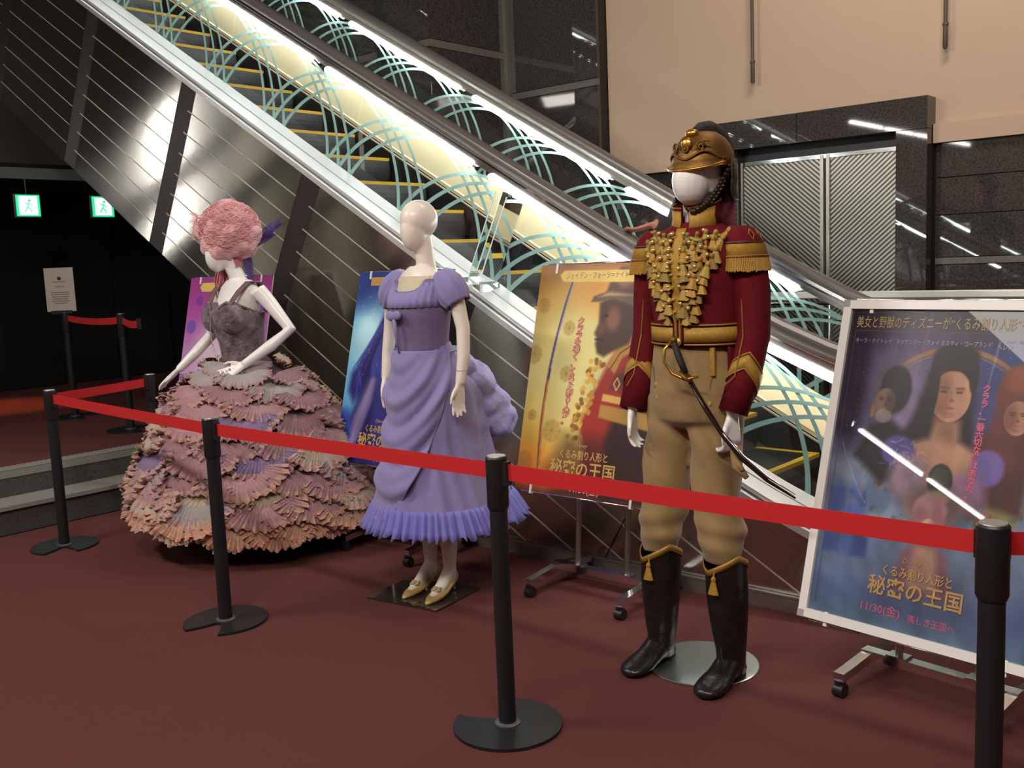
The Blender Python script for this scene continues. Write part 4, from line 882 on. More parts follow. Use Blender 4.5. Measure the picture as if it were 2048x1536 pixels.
# ---------------------------------------------------------------- printed posters: painted grids
def grid_uv(nx, ny):
    return np.meshgrid((np.arange(nx)+.5)/nx, (np.arange(ny)+.5)/ny)
def hexc(h): return np.array([int(h[i:i+2], 16)/255 for i in (0, 2, 4)])
class Paint:
    def __init__(s, nx, ny, asp):
        s.u, s.v = grid_uv(nx, ny); s.asp = asp; s.c = np.zeros((ny, nx, 3)); s.nx, s.ny = nx, ny
    def grad(s, stops):              # vertical gradient [(v, hex)]
        vs_ = [a for a, _ in stops]; cs_ = np.array([hexc(h) for _, h in stops])
        for k in range(3): s.c[..., k] = np.interp(s.v, vs_, cs_[:, k])
    def mix(s, m, col): 
        col = hexc(col) if isinstance(col, str) else col; m = np.clip(m, 0, 1)[..., None]; s.c = s.c*(1-m)+col*m
    def ell(s, cx, cy, rx, ry, col, soft=.1, rot=0., op=1.):
        soft = soft*.45 if soft <= .6 else soft*.8
        x = s.u-cx; y = (s.v-cy)*s.asp; ry = ry*s.asp; c, q = math.cos(rot), math.sin(rot)
        d = np.sqrt(((x*c+y*q)/rx)**2+((-x*q+y*c)/ry)**2); s.mix(np.clip((1+soft/2-d)/max(soft, .01), 0, 1)*op, col)
    def poly(s, pts, col, soft=.004, op=1.):
        ins = np.zeros(s.u.shape, bool); n = len(pts); dm = np.full(s.u.shape, 9.)
        for i in range(n):
            x0, y0 = pts[i]; x1, y1 = pts[(i+1) % n]; y0 *= s.asp; y1 *= s.asp; vv = s.v*s.asp
            if y0 != y1: ins ^= ((y0 > vv) != (y1 > vv)) & (s.u < (x1-x0)*(vv-y0)/(y1-y0)+x0)
            L = (x1-x0)**2+(y1-y0)**2+1e-9; t = np.clip(((s.u-x0)*(x1-x0)+(vv-y0)*(y1-y0))/L, 0, 1)
            dm = np.minimum(dm, np.hypot(s.u-x0-t*(x1-x0), vv-y0-t*(y1-y0)))
        s.mix(np.clip(.5+np.where(ins, dm, -dm)/soft/2, 0, 1)*op, col)
    def line(s, pts, w_, col, op=1., soft=.003):
        dm = np.full(s.u.shape, 9.)
        for (x0, y0), (x1, y1) in zip(pts[:-1], pts[1:]):
            y0 *= s.asp; y1 *= s.asp; vv = s.v*s.asp; L = (x1-x0)**2+(y1-y0)**2+1e-9; t = np.clip(((s.u-x0)*(x1-x0)+(vv-y0)*(y1-y0))/L, 0, 1)
            dm = np.minimum(dm, np.hypot(s.u-x0-t*(x1-x0), vv-y0-t*(y1-y0)))
        s.mix(np.clip((w_-dm)/soft+.5, 0, 1)*op, col)
    def clouds(s, amp, k, seed=0):
        r_ = np.random.default_rng(seed); f = np.zeros(s.u.shape)
        for i in range(14):
            a, b, p = r_.normal(0, k, 3); f += np.sin(s.u*a*6+s.v*s.asp*b*6+p*7)
        s.c = np.clip(s.c*(1+amp*f[..., None]/3.7), 0, 1)
    def face(s, x, y, r, skin, shade, lit=-1, tone=.75):     # a generic painted head seen from the front
        s.ell(x, y, r, r*1.32/s.asp, skin, .10); s.ell(x-lit*r*.55, y, r*.55, r*1.2/s.asp, shade, .9, op=.6)
        for q in (-1, 1):
            s.ell(x+q*r*.40, y+r*.20/s.asp, r*.17, r*.06/s.asp, '2a1a18', .5, op=tone); s.line([(x+q*r*.18, y+r*.42/s.asp), (x+q*r*.6, y+r*.44/s.asp)], r*.03, '3a251e', tone)
            s.ell(x+q*r*.42, y+r*.34/s.asp, r*.25, r*.13/s.asp, shade, .9, op=.5)
        s.ell(x+.06*r, y-r*.22/s.asp, r*.13, r*.09/s.asp, shade, .8, op=.8); s.line([(x-.02*r, y+.2*r/s.asp), (x+.03*r, y-.15*r/s.asp)], r*.03, shade, .4, .01)
        s.ell(x, y-r*.62/s.asp, r*.26, r*.075/s.asp, '9a4a44', .5, op=.9); s.ell(x, y-r*.95/s.asp, r*.3, r*.15/s.asp, shade, .9, op=.3)
def printmat(name, rough=.5, coat=0.):
    m = mat(name, (.5, .5, .5), rough, coat=coat); nt = m.node_tree; a = nt.nodes.new('ShaderNodeVertexColor'); a.layer_name = 'Col'
    nt.links.new(a.outputs[0], nt.nodes['Principled BSDF'].inputs['Base Color']); return m
class Board:
    def __init__(s, B, R, U, w_, h_):
        s.B, s.R, s.U = np.array(B, float), np.array(R, float), np.array(U, float); s.N = np.cross(s.R, s.U); s.w, s.h = w_, h_
    def p(s, u, v, d=0.): return s.B+s.R*u*s.w+s.U*v*s.h+s.N*d
    def slab(s, u0, u1, v0, v1, d0, d1):
        return M().loft([[s.p(u0, v0, d), s.p(u1, v0, d), s.p(u1, v1, d), s.p(u0, v1, d)] for d in (d0, d1)], True, True, True)
def art(bd, pt, ma, parent, d=.003, name='print'):
    nx, ny = pt.nx, pt.ny; U_, V_ = np.meshgrid(np.arange(nx+1)/nx, np.arange(ny+1)/ny); o0 = np.array(ORG[parent.name])
    P_ = bd.B+U_[..., None]*bd.R*bd.w+V_[..., None]*bd.U*bd.h+bd.N*d-o0; P_ = P_.reshape(-1, 3)
    i = (np.arange(ny)[:, None]*(nx+1)+np.arange(nx)[None, :]).ravel(); f = np.stack([i, i+1, i+nx+2, i+nx+1], 1)
    me = bpy.data.meshes.new(name); me.vertices.add(len(P_)); me.vertices.foreach_set('co', P_.ravel().astype(np.float32))
    me.loops.add(f.size); me.loops.foreach_set('vertex_index', f.ravel().astype(np.int32)); me.polygons.add(len(f))
    me.polygons.foreach_set('loop_start', (np.arange(len(f))*4).astype(np.int32)); me.update(calc_edges=True)
    c = np.pad(pt.c, ((0, 1), (0, 1), (0, 0)), 'edge'); c = np.where(c < .04045, c/12.92, ((c+.055)/1.055)**2.4)
    at = me.color_attributes.new('Col', 'FLOAT_COLOR', 'POINT'); at.data.foreach_set('color', np.concatenate([c, np.ones(c.shape[:2]+(1,))], 2).reshape(-1).astype(np.float32))
    me.materials.append(ma); o = bpy.data.objects.new(name, me); COL.objects.link(o); o.parent = parent; ORG[o.name] = tuple(o0); return o
def text(bd, s_, u, v, size, ma, parent, d=.0045, align='CENTER', shear=0., sx=1., vertical=False, bold=0., rot=0.):
    cu = bpy.data.curves.new('lettering', 'FONT'); cu.body = '\n'.join(s_) if vertical else s_
    cu.size = size; cu.align_x = align; cu.align_y = 'TOP' if vertical else 'CENTER'; cu.shear = shear; cu.offset = bold; cu.resolution_u = 2; cu.space_line = .92 if vertical else 1
    to = bpy.data.objects.new('tmp', cu); COL.objects.link(to); dg = bpy.context.evaluated_depsgraph_get(); me = bpy.data.meshes.new_from_object(to.evaluated_get(dg))
    bpy.data.objects.remove(to); n = len(me.vertices)
    if not n: return
    co = np.empty(n*3); me.vertices.foreach_get('co', co); co = co.reshape(-1, 3); o0 = np.array(ORG[parent.name]); cr_, sr_ = math.cos(rot), math.sin(rot)
    x, y = co[:, :1]*sx, co[:, 1:2]; x, y = x*cr_-y*sr_, x*sr_+y*cr_
    co = bd.p(u, v, d)-o0+x*bd.R+y*bd.U
    me.vertices.foreach_set('co', co.ravel()); me.update(); me.materials.clear(); me.materials.append(ma); me.name = 'lettering'
    o = bpy.data.objects.new('lettering', me); COL.objects.link(o); o.parent = parent; ORG[o.name] = tuple(o0); o['kind'] = 'stuff'; return o
pm = printmat('poster_paper', .45); pmg = printmat('poster_under_acrylic', .35, 1.); pmg.node_tree.nodes['Principled BSDF'].inputs['Coat Roughness'].default_value = .012
tgold = mat('print_gold', rgb('c9a15a'), .5); tred = mat('print_red', rgb('c8343a'), .5); twht = mat('print_white', rgb('e6dcd0'), .5); tpink = mat('print_pink', rgb('c85a74'), .5); tyel = mat('print_yellow', rgb('d8c060'), .5); tpale = mat('print_pale', rgb('a79a86'), .5)
def title(bd, P, u, v, sc_, ma=tgold):
    text(bd, 'Disney', u-.03, v+.118*sc_, .034*sc_, ma, P, shear=.25); text(bd, 'くるみ割り人形と', u, v+.060*sc_, .056*sc_, ma, P, sx=.78, bold=.0006)
    text(bd, '秘密の王国', u, v-.020*sc_, .098*sc_, ma, P, sx=.95, bold=.0012)
def easel(px0, px1, yf, yb, hz, rot, c, board, P):
    """rolling stand: two cross feet with castors, crossbar, twin uprights, clips"""
    cr_, sr_ = math.cos(rot), math.sin(rot); W_ = lambda x, y, z: (c[0]+x*cr_-y*sr_, c[1]+x*sr_+y*cr_, z)
    for x in (px0, px1):
        g = M(); ym = (yf+yb)/2
        f_ = build('foot', M().loft([[W_(x+dx, y, z) for dx, z in ((-.019, .065+h), (.019, .065+h), (.019, .095+h), (-.019, .095+h))] for y, h in ((yf-.01, -.01), (yf+.05, -.005), (ym, .012), (yb-.05, -.005), (yb+.01, -.01))], True, True, True), chrome, P)
        for y in (yf, yb):
            a = W_(x-.018, y, .024); b = W_(x+.018, y, .024)
            build('castor', M().tube([a, b], .024, 16).tube([W_(x, y, .03), W_(x, y, .06)], [.016, .02], 10), blackp, f_, smooth=True, auto=40)
    ym = (yf+yb)/2
    build('crossbar', M().loft([[W_(x, ym+dy, z) for dy, z in ((-.022, .082), (.022, .082), (.022, .112), (-.022, .112))] for x in (px0-.02, px1+.02)], True, True, True), chrome, P)
    xm = (px0+px1)/2
    for q in (-1, 1):
        x = xm+q*.135; y = ym; tp = board.p(.5+q*.135/board.w, .955, -.024); build('upright', M().tube([W_(x, y, .11), tuple(tp)], .0135, 14), mat('satin_steel_post', (.45, .43, .40), .32, 1.), P, smooth=True, auto=40)
        build('upright_foot', M().loft([[W_(x+dx, y+dy, z) for dx, dy in ((-.035, -.026), (.035, -.026), (.035, .026), (-.035, .026))] for z in (.110, .120)], True, True, True), chrome, P)
    for v_, z in ((.012, 0), (.985, 1)):
        for q in (.13, .87):
            g = M().loft([[board.p(q+dx, v_+dv, d) for dx, dv in ((-.008, -.025), (.008, -.025), (.008, .018), (-.008, .018))] for d in (-.008, .008)], True, True, True)
            build('clip', g, mat('clear_white_clip', (.75, .75, .73), .3), P)
    for v_ in (-.004, 1.004):
        build('rail', M().tube([board.p(.05, v_, .0), board.p(.95, v_, .0)], .0045, 8), chrome, P, smooth=True)
        g = M()
        for q in (-1, 1):
            b = board.p(.5+q*.135/board.w, v_, -.004); tp = board.p(.5+q*.135/board.w, .955, -.024); ft = np.array(W_(xm+q*.135, ym, .11)); k_ = min(1, (b[2]-.11)/(tp[2]-.11)); g.tube([b, ft+(tp-ft)*k_], .006, 6)
        build('bracket', g, blackm, P, kind='stuff')
# ---- gold poster
th = math.radians(14.4); Bg = Board((-2.912, 3.30, .475), (1, 0, 0), (0, math.sin(th), math.cos(th)), .728, 1.03)
P = thing('poster_stand', (-2.55, 3.48, 0), 'rolling stand with golden-yellow poster of a figure in a red coat', 'poster stand', )
build('board', Bg.slab(0, 1, 0, 1, -.004, .002), white_p, P)
g = Paint(200, 280, 1.415); g.grad([(0, '6a2a14'), (.06, 'b0702c'), (.16, 'c88a38'), (.28, 'c2a858'), (.5, 'bcb682'), (.7, 'b8ab70'), (.86, 'a8894f'), (1, '7c5236')])
g.ell(.42, .55, .30, .34, 'c6c496', 1.2, op=.75); g.ell(.62, .88, .34, .10, 'c07f2e', 1.1, op=.6)
for x, y, r in ((.06, .82, .05), (.03, .60, .06), (.28, .72, .045), (.30, .52, .05), (.07, .33, .035), (.24, .27, .07), (.92, .30, .05), (.93, .14, .08), (.05, .12, .07)):
    g.ell(x, y, r, r/1.415, '7a5a34', .5, op=.30)
    for k in range(8): g.line([(x, y), (x+r*math.cos(k*.785), y+r*math.sin(k*.785)/1.415)], .004, '8d6a3c', .3)
q = [(.245+.11*s*s*0-.0+.10*math.sin(s*1.2)*(s < 2)-.13*s*(1-s)*1.0, .93-.80*s) for s in np.linspace(0, 1, 14)]
q = [(.27-.36*s*(1-s)*.62-.10*s, .93-.83*s) for s in np.linspace(0, 1, 16)]
g.line(q[:9], .011, '4b4478'); g.line([(x+.007, y) for x, y in q[:8]], .004, '9a90b8'); g.line(q[8:], .012, '8a4a3c'); g.line([(x+.006, y) for x, y in q[8:]], .004, 'b08a60')
# coat, shoulder, fringe and a plain capped head in profile
g.poly([(.46, .0), (.50, .20), (.44, .30), (.52, .45), (.60, .57), (.66, .64), (.84, .70), (1, .56), (1, 0)], '8e241c', .02)
g.poly([(.66, .0), (.64, .25), (.70, .38), (1, .38), (1, 0)], '2a1214', .03); g.poly([(.88, .66), (.96, .78), (.97, .60)], 'b8301c', .03)
g.poly([(.60, .56), (.66, .64), (.80, .70), (.83, .655), (.70, .60), (.655, .53)], 'a67c34', .006); g.line([(.62, .55), (.68, .62), (.81, .68)], .004, '5a3018')
g.poly([(.62, .46), (.66, .53), (.72, .56), (.82, .565), (.93, .52), (.985, .44)], '6b1f1c', .01); g.ell(.79, .505, .12, .035, '33201e', .6, op=.7)
for x in (.68, .79, .91): g.line([(x-.022, .49), (x, .515), (x+.022, .49), (x, .462), (x-.022, .49)], .0035, 'c9a868')
g.poly([(.59, .445), (.99, .415), (.99, .385), (.585, .415)], 'c2a060', .004); g.poly([(.58, .40), (.99, .37), (.985, .30), (.575, .345)], 'b08c48', .006)
for k in range(46): x = .58+.4*k/46; g.line([(x, .40-.03*k/46), (x-.002, .345-.045*k/46)], .0018, '6f5024', .6)
for k in range(60):
    a = rng.uniform(0, 1); g.ell(.53-.12*a+.05*rng.uniform(-1, 1), .60-.36*a, .017, .011, ['a9813a', '7d5a26', 'c29c50'][k % 3], .5)
g.poly([(.49, .83), (.50, .74), (.475, .70), (.495, .68), (.49, .655), (.51, .615), (.56, .60), (.64, .63), (.73, .66), (.78, .73), (.80, .86), (.6, .87)], '3f2823', .012)
g.ell(.60, .76, .05, .05, '7b5347', .9, op=.8); g.ell(.52, .72, .03, .03, '6b463c', .9, op=.6); g.ell(.545, .775, .022, .006, '150c0b', .6); g.line([(.485, .675), (.54, .672)], .004, '22100f')
g.poly([(.42, .835), (.44, .86), (.56, .885), (.80, .87), (.86, .84), (.80, .80), (.60, .845), (.47, .835)], '5a4742', .006); g.poly([(.47, .855), (.56, .882), (.74, .875), (.74, .86), (.56, .862)], '94826c', .006)
g.poly([(.53, .88), (.56, .945), (.62, .985), (.72, .98), (.78, .92), (.80, .86)], '4d3436', .012); g.ell(.66, .93, .06, .035, '7d5a58', .8, op=.8); g.poly([(.78, .86), (.84, .82), (.80, .70), (.76, .72)], '2c201c', .01)
g.poly([(.22, .075), (.34, .26), (.72, .25), (.70, .06)], '1c0e0a', .06, .55); g.poly([(.28, .0), (.5, .09), (.75, .08), (.72, 0)], '180b10', .05, .9)
g.poly([(.16, .955), (.19, .975), (1, .97), (1, .915), (.19, .925)], 'bfab68', .004)
g.c = np.clip(g.c*np.array((1.16, 1.14, 1.0)), 0, 1); g.clouds(.05, 1.2, 3); art(Bg, g, pm, P)
text(Bg, 'ジェイデン・フォーラ＝ナイト', .205, .948, .034, tpale, P, align='LEFT', sx=.72); text(Bg, 'の', .665, .948, .018, tpale, P); text(Bg, 'フィリップ', .70, .946, .046, twht, P, align='LEFT', sx=.8, bold=.0008)
text(Bg, 'クララを導く、くるみ割り人形。', .365, .765, .035, tred, P, d=.0040, vertical=True, bold=.0024, rot=-.06, sx=1.1); text(Bg, 'クララを導く、くるみ割り人形。', .365, .765, .035, mat('print_pale_pink', rgb('e3bdb0'), .5), P, d=.0048, vertical=True, rot=-.06, sx=1.1)
title(Bg, P, .50, .128, .76); text(Bg, '11/30(金)', .53, .032, .042, mat('print_rose_white', rgb('d8b8b4'), .5), P)
easel(-.245, .245, -.235, .19, 1.40, 0, (-2.55, 3.475), Bg, P)
# ---- blue poster
Bb = Board((-4.20, 3.30, .475), (1, 0, 0), (0, math.sin(th), math.cos(th)), .728, 1.03)
P = thing('poster_stand', (-3.84, 3.48, 0), 'rolling stand with blue poster partly hidden behind the violet dress', 'poster stand')
build('board', Bb.slab(0, 1, 0, 1, -.004, .002), white_p, P)
g = Paint(150, 210, 1.415); g.grad([(0, '17164e'), (.25, '1d2a6a'), (.5, '4d90ae'), (.75, '3f83b0'), (.9, '1c4c90'), (1, '14316f')])
g.ell(.20, .62, .22, .22, 'a9cdd2', 1.2, op=.85); g.ell(.05, .38, .16, .20, '5d9cbd', 1.2, op=.8); g.ell(0, .98, .3, .16, '142a6c', 1.2, op=.9); g.ell(.9, .7, .3, .4, '86bcd0', 1.2, op=.6)
g.poly([(.36, .80), (.28, .68), (.18, .55), (.06, .46), (.05, .37), (.12, .31), (.20, .36), (.27, .44), (.34, .52), (.6, .7), (.5, .82)], '1a1650', .03)
for k in range(26): a = k/26; g.line([(.38-.03*math.sin(k), .78-.02*a), (.22-.12*a+.05*math.sin(k*2.3), .56-.08*a), (.09+.14*a, .36+.05*math.sin(k*1.7))], .0035, ['2b2a7a', '3a3a94', '120f3c'][k % 3], .6)
g.poly([(.30, .52), (.38, .46), (.34, .0), (.0, .0), (.10, .2)], '15124c', .03)
g.poly([(.30, .47), (.36, .44), (.33, .33), (.22, .12), (.08, .0), (.02, .02), (.12, .20), (.24, .38)], '6d5f8e', .02); g.line([(.31, .43), (.25, .31), (.15, .12)], .02, '9384a6', .5, .03)
g.ell(.04, .17, .10, .10, '2c3f9a', .7, op=.9); g.ell(.36, .56, .07, .12, '3a3f92', .6, rot=-.4, op=.9); g.poly([(.36, .2), (.36, .7), (.55, .85), (.75, .8), (.8, .3), (.9, 0), (.4, 0)], '2a2a72', .06)
for k in range(120): x, y = rng.uniform(0, 1, 2); g.ell(x, y, .004, .003, 'bfe0ea', .8, op=.6*(y > .4))
g.c = np.clip(g.c*1.12, 0, 1); g.clouds(.06, 1.5, 8); art(Bb, g, pm, P)
build('ribbon', Bb.slab(.14, .86, .925, .97, .002, .0035), mat('print_ochre', rgb('b08a4e'), .5), P); title(Bb, P, .47, .135, .76)
text(Bb, '11/30(金)', .53, .032, .042, MATS['print_rose_white'], P)
easel(-.245, .245, -.235, .19, 1.40, 0, (-3.84, 3.475), Bb, P)
# ---- pink poster, turned a little
a_ = math.radians(8.5); Rp = np.array((math.cos(a_), math.sin(a_), 0)); Up = np.array((-math.sin(a_)*math.sin(th), math.cos(a_)*math.sin(th), math.cos(th)))
Bp = Board(np.array((-5.655, 3.40, 1.475))-Up*1.03, Rp, Up, .728, 1.03)
P = thing('poster_stand', (-5.27, 3.40, 0), 'rolling poster stand with a magenta-pink spotted poster, behind the frill ball gown', 'poster stand')
build('board', Bp.slab(0, 1, 0, 1, -.004, .002), white_p, P)
g = Paint(110, 155, 1.415); g.grad([(0, 'b08ac0'), (.35, 'c8a8cc'), (.55, 'b97fb8'), (.8, 'a8489a'), (1, '97307f')])
g.ell(.42, .52, .25, .22, 'd8c6d0', 1.1, op=.8); g.ell(.40, .25, .3, .2, 'c59ac6', 1., op=.6)
for x, y, r, c in ((.15, .86, .045, '6b3a98'), (.08, .70, .06, '6c4fa8'), (.16, .55, .05, '8f9cc0'), (.03, .38, .05, '8a66b0'), (.28, .78, .03, '9a4aa0'), (.9, .8, .05, '7c3f98'), (.86, .6, .06, '8a60ac'), (.5, .3, .05, '7aa8b4'), (.92, .38, .05, 'a05aa8')): g.ell(x, y, r, r/1.415, c, .3, op=.85)
g.clouds(.04, 1.2, 5); art(Bp, g, pm, P)
hexa = [(.13, .94), (.16, .967), (.84, .967), (.87, .94), (.84, .913), (.16, .913)]
build('ribbon', M().poly([Bp.p(u, v, .0025) for u, v in hexa], Bp.N*.001), tyel, P)
easel(-.245, .245, -.19, .19, 1.40, a_, (-5.27, 3.42), Bp, P)
# ---- big framed poster at the right
a_ = math.radians(-8); Rb = np.array((math.cos(a_), math.sin(a_), 0)); t2 = math.radians(16); Ub = np.array((-math.sin(a_)*math.sin(t2), math.cos(a_)*math.sin(t2), math.cos(t2)))
BF = Board((-1.43, 3.06, .262), Rb, Ub, .785, 1.095)
P = thing('poster_stand', (-1.03, 3.22, 0), 'large white-framed glossy film poster on chrome rolling stand at the right', 'poster stand')
fw_ = .030/.785; fh = .030/1.095
for nm, (u0, u1, v0, v1) in {'a': (0, fw_, 0, 1), 'b': (1-fw_, 1, 0, 1), 'c': (fw_, 1-fw_, 0, fh), 'd': (fw_, 1-fw_, 1-fh, 1)}.items():
    build('frame_bar', BF.slab(u0, u1, v0, v1, -.012, .014), white_p, P)
for u, v in ((0, 0), (1, 0), (0, 1), (1, 1)):
    build('frame_corner', BF.slab(u-.0015-(.028 if u else 0), u+.0015+(0 if u else .028), v-.001-(.02 if v else 0), v+.001+(0 if v else .02), -.013, .0155), mat('grey_corner', (.5, .5, .5), .4, .5), P)
build('backing', BF.slab(fw_, 1-fw_, fh, 1-fh, -.011, .0), blackm, P)
BI = Board(BF.p(fw_, fh, 0), Rb, Ub, .725, 1.035)
g = Paint(240, 340, 1.428/.88); g.u = g.u/.88; g.grad([(0, '587088'), (.12, '4a5c90'), (.22, '5f708c'), (.36, '7484a2'), (.5, '565872'), (.68, '332a4e'), (.85, '2a2038'), (.93, '241a22'), (1, '1a1414')])
g.ell(.40, .80, .34, .20, '66527c', 1.2, op=.7); g.ell(.92, .78, .2, .18, '2c3c78', 1.1, op=.8); g.ell(.06, .75, .08, .4, '1a1226', 1., op=.8)
for k in range(200): x, y = rng.uniform(.05, 1), rng.uniform(.5, .88); g.ell(x, y, .003, .002, 'b8a4b4', .8, op=.4)
arc_ = [(.60+.40*math.cos(t), .655+.225*math.sin(t)) for t in np.linspace(.0, PI, 40)]; g.line(arc_, .012, '8a6638', .9); g.line([(.60+(x-.60)*.94, .655+(y-.655)*.94) for x, y in arc_], .003, 'a98a58', .5)
g.ell(.36, .70, .12, .12, '8a7898', 1.1, op=.6)
# castle, mist and small crowd, loosely blocked in
g.poly([(0, .56), (.2, .53), (.45, .50), (1, .42), (1, .1), (0, .1)], '5f7088', .08, .6)
for x, w_, h_, c in ((.08, .05, .40, '3b4e8c'), (.17, .04, .44, '4a60a0'), (.24, .05, .38, '35467e'), (.31, .03, .42, '6a7aa2')): g.poly([(x-w_, .20), (x-w_*.8, h_), (x, h_+.08), (x+w_*.8, h_), (x+w_, .20)], c, .015, .9)
g.ell(.15, .47, .16, .05, '8a93a8', 1.1, op=.6); g.ell(.33, .33, .10, .05, '8595ac', 1., op=.7)
for x, y, r, c in ((.26, .54, .05, '5f4f54'), (.36, .47, .06, '453f4c'), (.30, .40, .07, '5b6f8f'), (.80, .47, .07, '4a4a38'), (.92, .42, .08, '86803e'), (.84, .36, .05, '8d3a34'), (.70, .37, .07, '3f6486'), (.76, .41, .05, '5a4638'), (.93, .52, .045, '4b3b34')):
    g.ell(x, y, r, r*1.2/1.43, c, .6, op=.85); g.ell(x, y+r*.9/1.43, r*.4, r*.45/1.43, '8c6a58', .4, op=.8)
for k in range(130): x, y = rng.uniform(.15, 1), rng.uniform(.30, .56); g.ell(x, y, rng.uniform(.006, .02), rng.uniform(.004, .012), ['3a3a44', '7b7a86', '56604c', '8a6a5a', '3e5876'][k % 5], .9, op=.45)
# left: grey-haired man; right: red-haired woman; centre: woman in lilac
g.poly([(.13, .52), (.20, .62), (.30, .65), (.42, .60), (.46, .50), (.3, .44)], '1d171f', .02); g.ell(.285, .735, .098, .085, '4c4450', .5); g.ell(.31, .745, .085, .075, '1c171c', .4); g.face(.262, .70, .056, '6e5046', '2c1c1c', -1); g.ell(.262, .655, .045, .022, '8a8078', .6, op=.7)
g.poly([(.72, .56), (.80, .64), (.88, .66), (1, .66), (1, .40), (.85, .42)], '4a2726', .02); g.ell(.93, .75, .115, .092, '6a3325', .5); g.ell(.87, .62, .07, .12, '5b2c2a', .7); g.face(.925, .685, .062, 'ab7b64', '5a332c', 1); g.ell(.93, .80, .09, .04, '8a4a2c', .8, op=.7)
g.poly([(.34, .56), (.42, .66), (.47, .78), (.50, .85), (.58, .885), (.66, .86), (.71, .78), (.72, .66), (.76, .56), (.6, .5)], '21171c', .02)
g.poly([(.38, .50), (.42, .58), (.52, .60), (.54, .66), (.66, .66), (.67, .60), (.76, .57), (.80, .50), (.70, .36), (.46, .36)], 'a27a62', .02); g.poly([(.54, .66), (.66, .66), (.65, .60), (.56, .60)], '6e4a3c', .03, .6)
g.ell(.37, .55, .09, .05, '4c4280', .5); g.ell(.82, .53, .08, .055, '6a5a9a', .5); g.ell(.44, .47, .10, .07, '8d7488', .8); g.ell(.74, .45, .09, .06, '8a6288', .8); g.ell(.60, .40, .16, .06, '5a4648', .9)
for k in range(40): a = rng.uniform(0, 2*PI); x, y = .42+.06*rng.normal(), .53+.025*rng.normal(); g.line([(x, y), (x+.03*math.cos(a), y+.02*math.sin(a))], .0025, 'b0a0b0', .5)
g.face(.60, .735, .098, 'b38469', '74493a', 1); g.ell(.60, .855, .115, .042, '21171c', .5); g.ell(.505, .76, .03, .10, '21171c', .6); g.ell(.70, .80, .022, .05, '21171c', .6)
g.ell(.605, .475, .062, .052, '2a2a26', .3); g.ell(.60, .488, .045, .03, '47463c', .8, op=.8); g.ell(.60, .425, .06, .02, 'a08468', .8, op=.8)
# small figure with a cloudy updo in front
g.poly([(.44, .12), (.46, .24), (.53, .28), (.64, .28), (.70, .24), (.73, .12)], '805058', .02, .9); g.poly([(.50, .14), (.53, .27), (.63, .27), (.67, .14)], 'a8836e', .02); g.ell(.575, .385, .085, .045, '9a7078', .6); g.ell(.54, .33, .055, .06, '8a5a60', .7); g.ell(.62, .34, .04, .06, '8a5a60', .7); g.face(.58, .325, .040, 'b08a78', '7a504a', -1)
g.poly([(.30, .10), (.36, .22), (.80, .20), (.86, .02), (.34, .02)], '2a2838', .08, .35); g.clouds(.07, 2.0, 11); g.clouds(.05, 6, 12)
g.line([(.03, .93), (.97, .93)], .0016, '6a5236'); g.line([(.035, .03), (.035, .93)], .0016, '4a3c3c')
art(BI, g, pmg, P, .002)
gd2 = mat('print_old_gold', rgb('a5905e'), .4)
text(BI, '美女と野獣のディズニーが“くるみ割り人形”を', .03, .955, .044, gd2, P, align='LEFT', sx=.62, d=.0032); text(BI, '実写映画化', .985, .955, .024, gd2, P, align='RIGHT', sx=.5, d=.0032)
nmz = mat('print_lavender', rgb('a99db4'), .4)
for s_, u in (('キーラ・ナイトレイ', .13), ('マッケンジー・フォイ', .34), ('ミスティ・コープランド', .56)): text(BI, s_, u, .895, .019, nmz, P, sx=.78, d=.0032)
text(BI, 'アカデミー賞受賞', .77, .905, .010, nmz, P, d=.0032, sx=.8); text(BI, 'ヘレン・ミレン', .77, .889, .022, nmz, P, sx=.75, d=.0032)
text(BI, 'クララ、一番大切な鍵はあなた。', .675, .775, .026, tpink, P, vertical=True, d=.0032, rot=-.03, bold=.0008)
title(BI, P, .49, .135, .67, mat('print_title_bronze', rgb('b48a52'), .4)); text(BI, '11/30(金)', .345, .052, .036, tpink, P, d=.0032); text(BI, '美しき王国へ', .58, .046, .028, tpink, P, sx=.9, d=.0032)
easel(-.235, .25, -.18, .20, 1.33, a_, (-1.035, 3.22), BF, P)
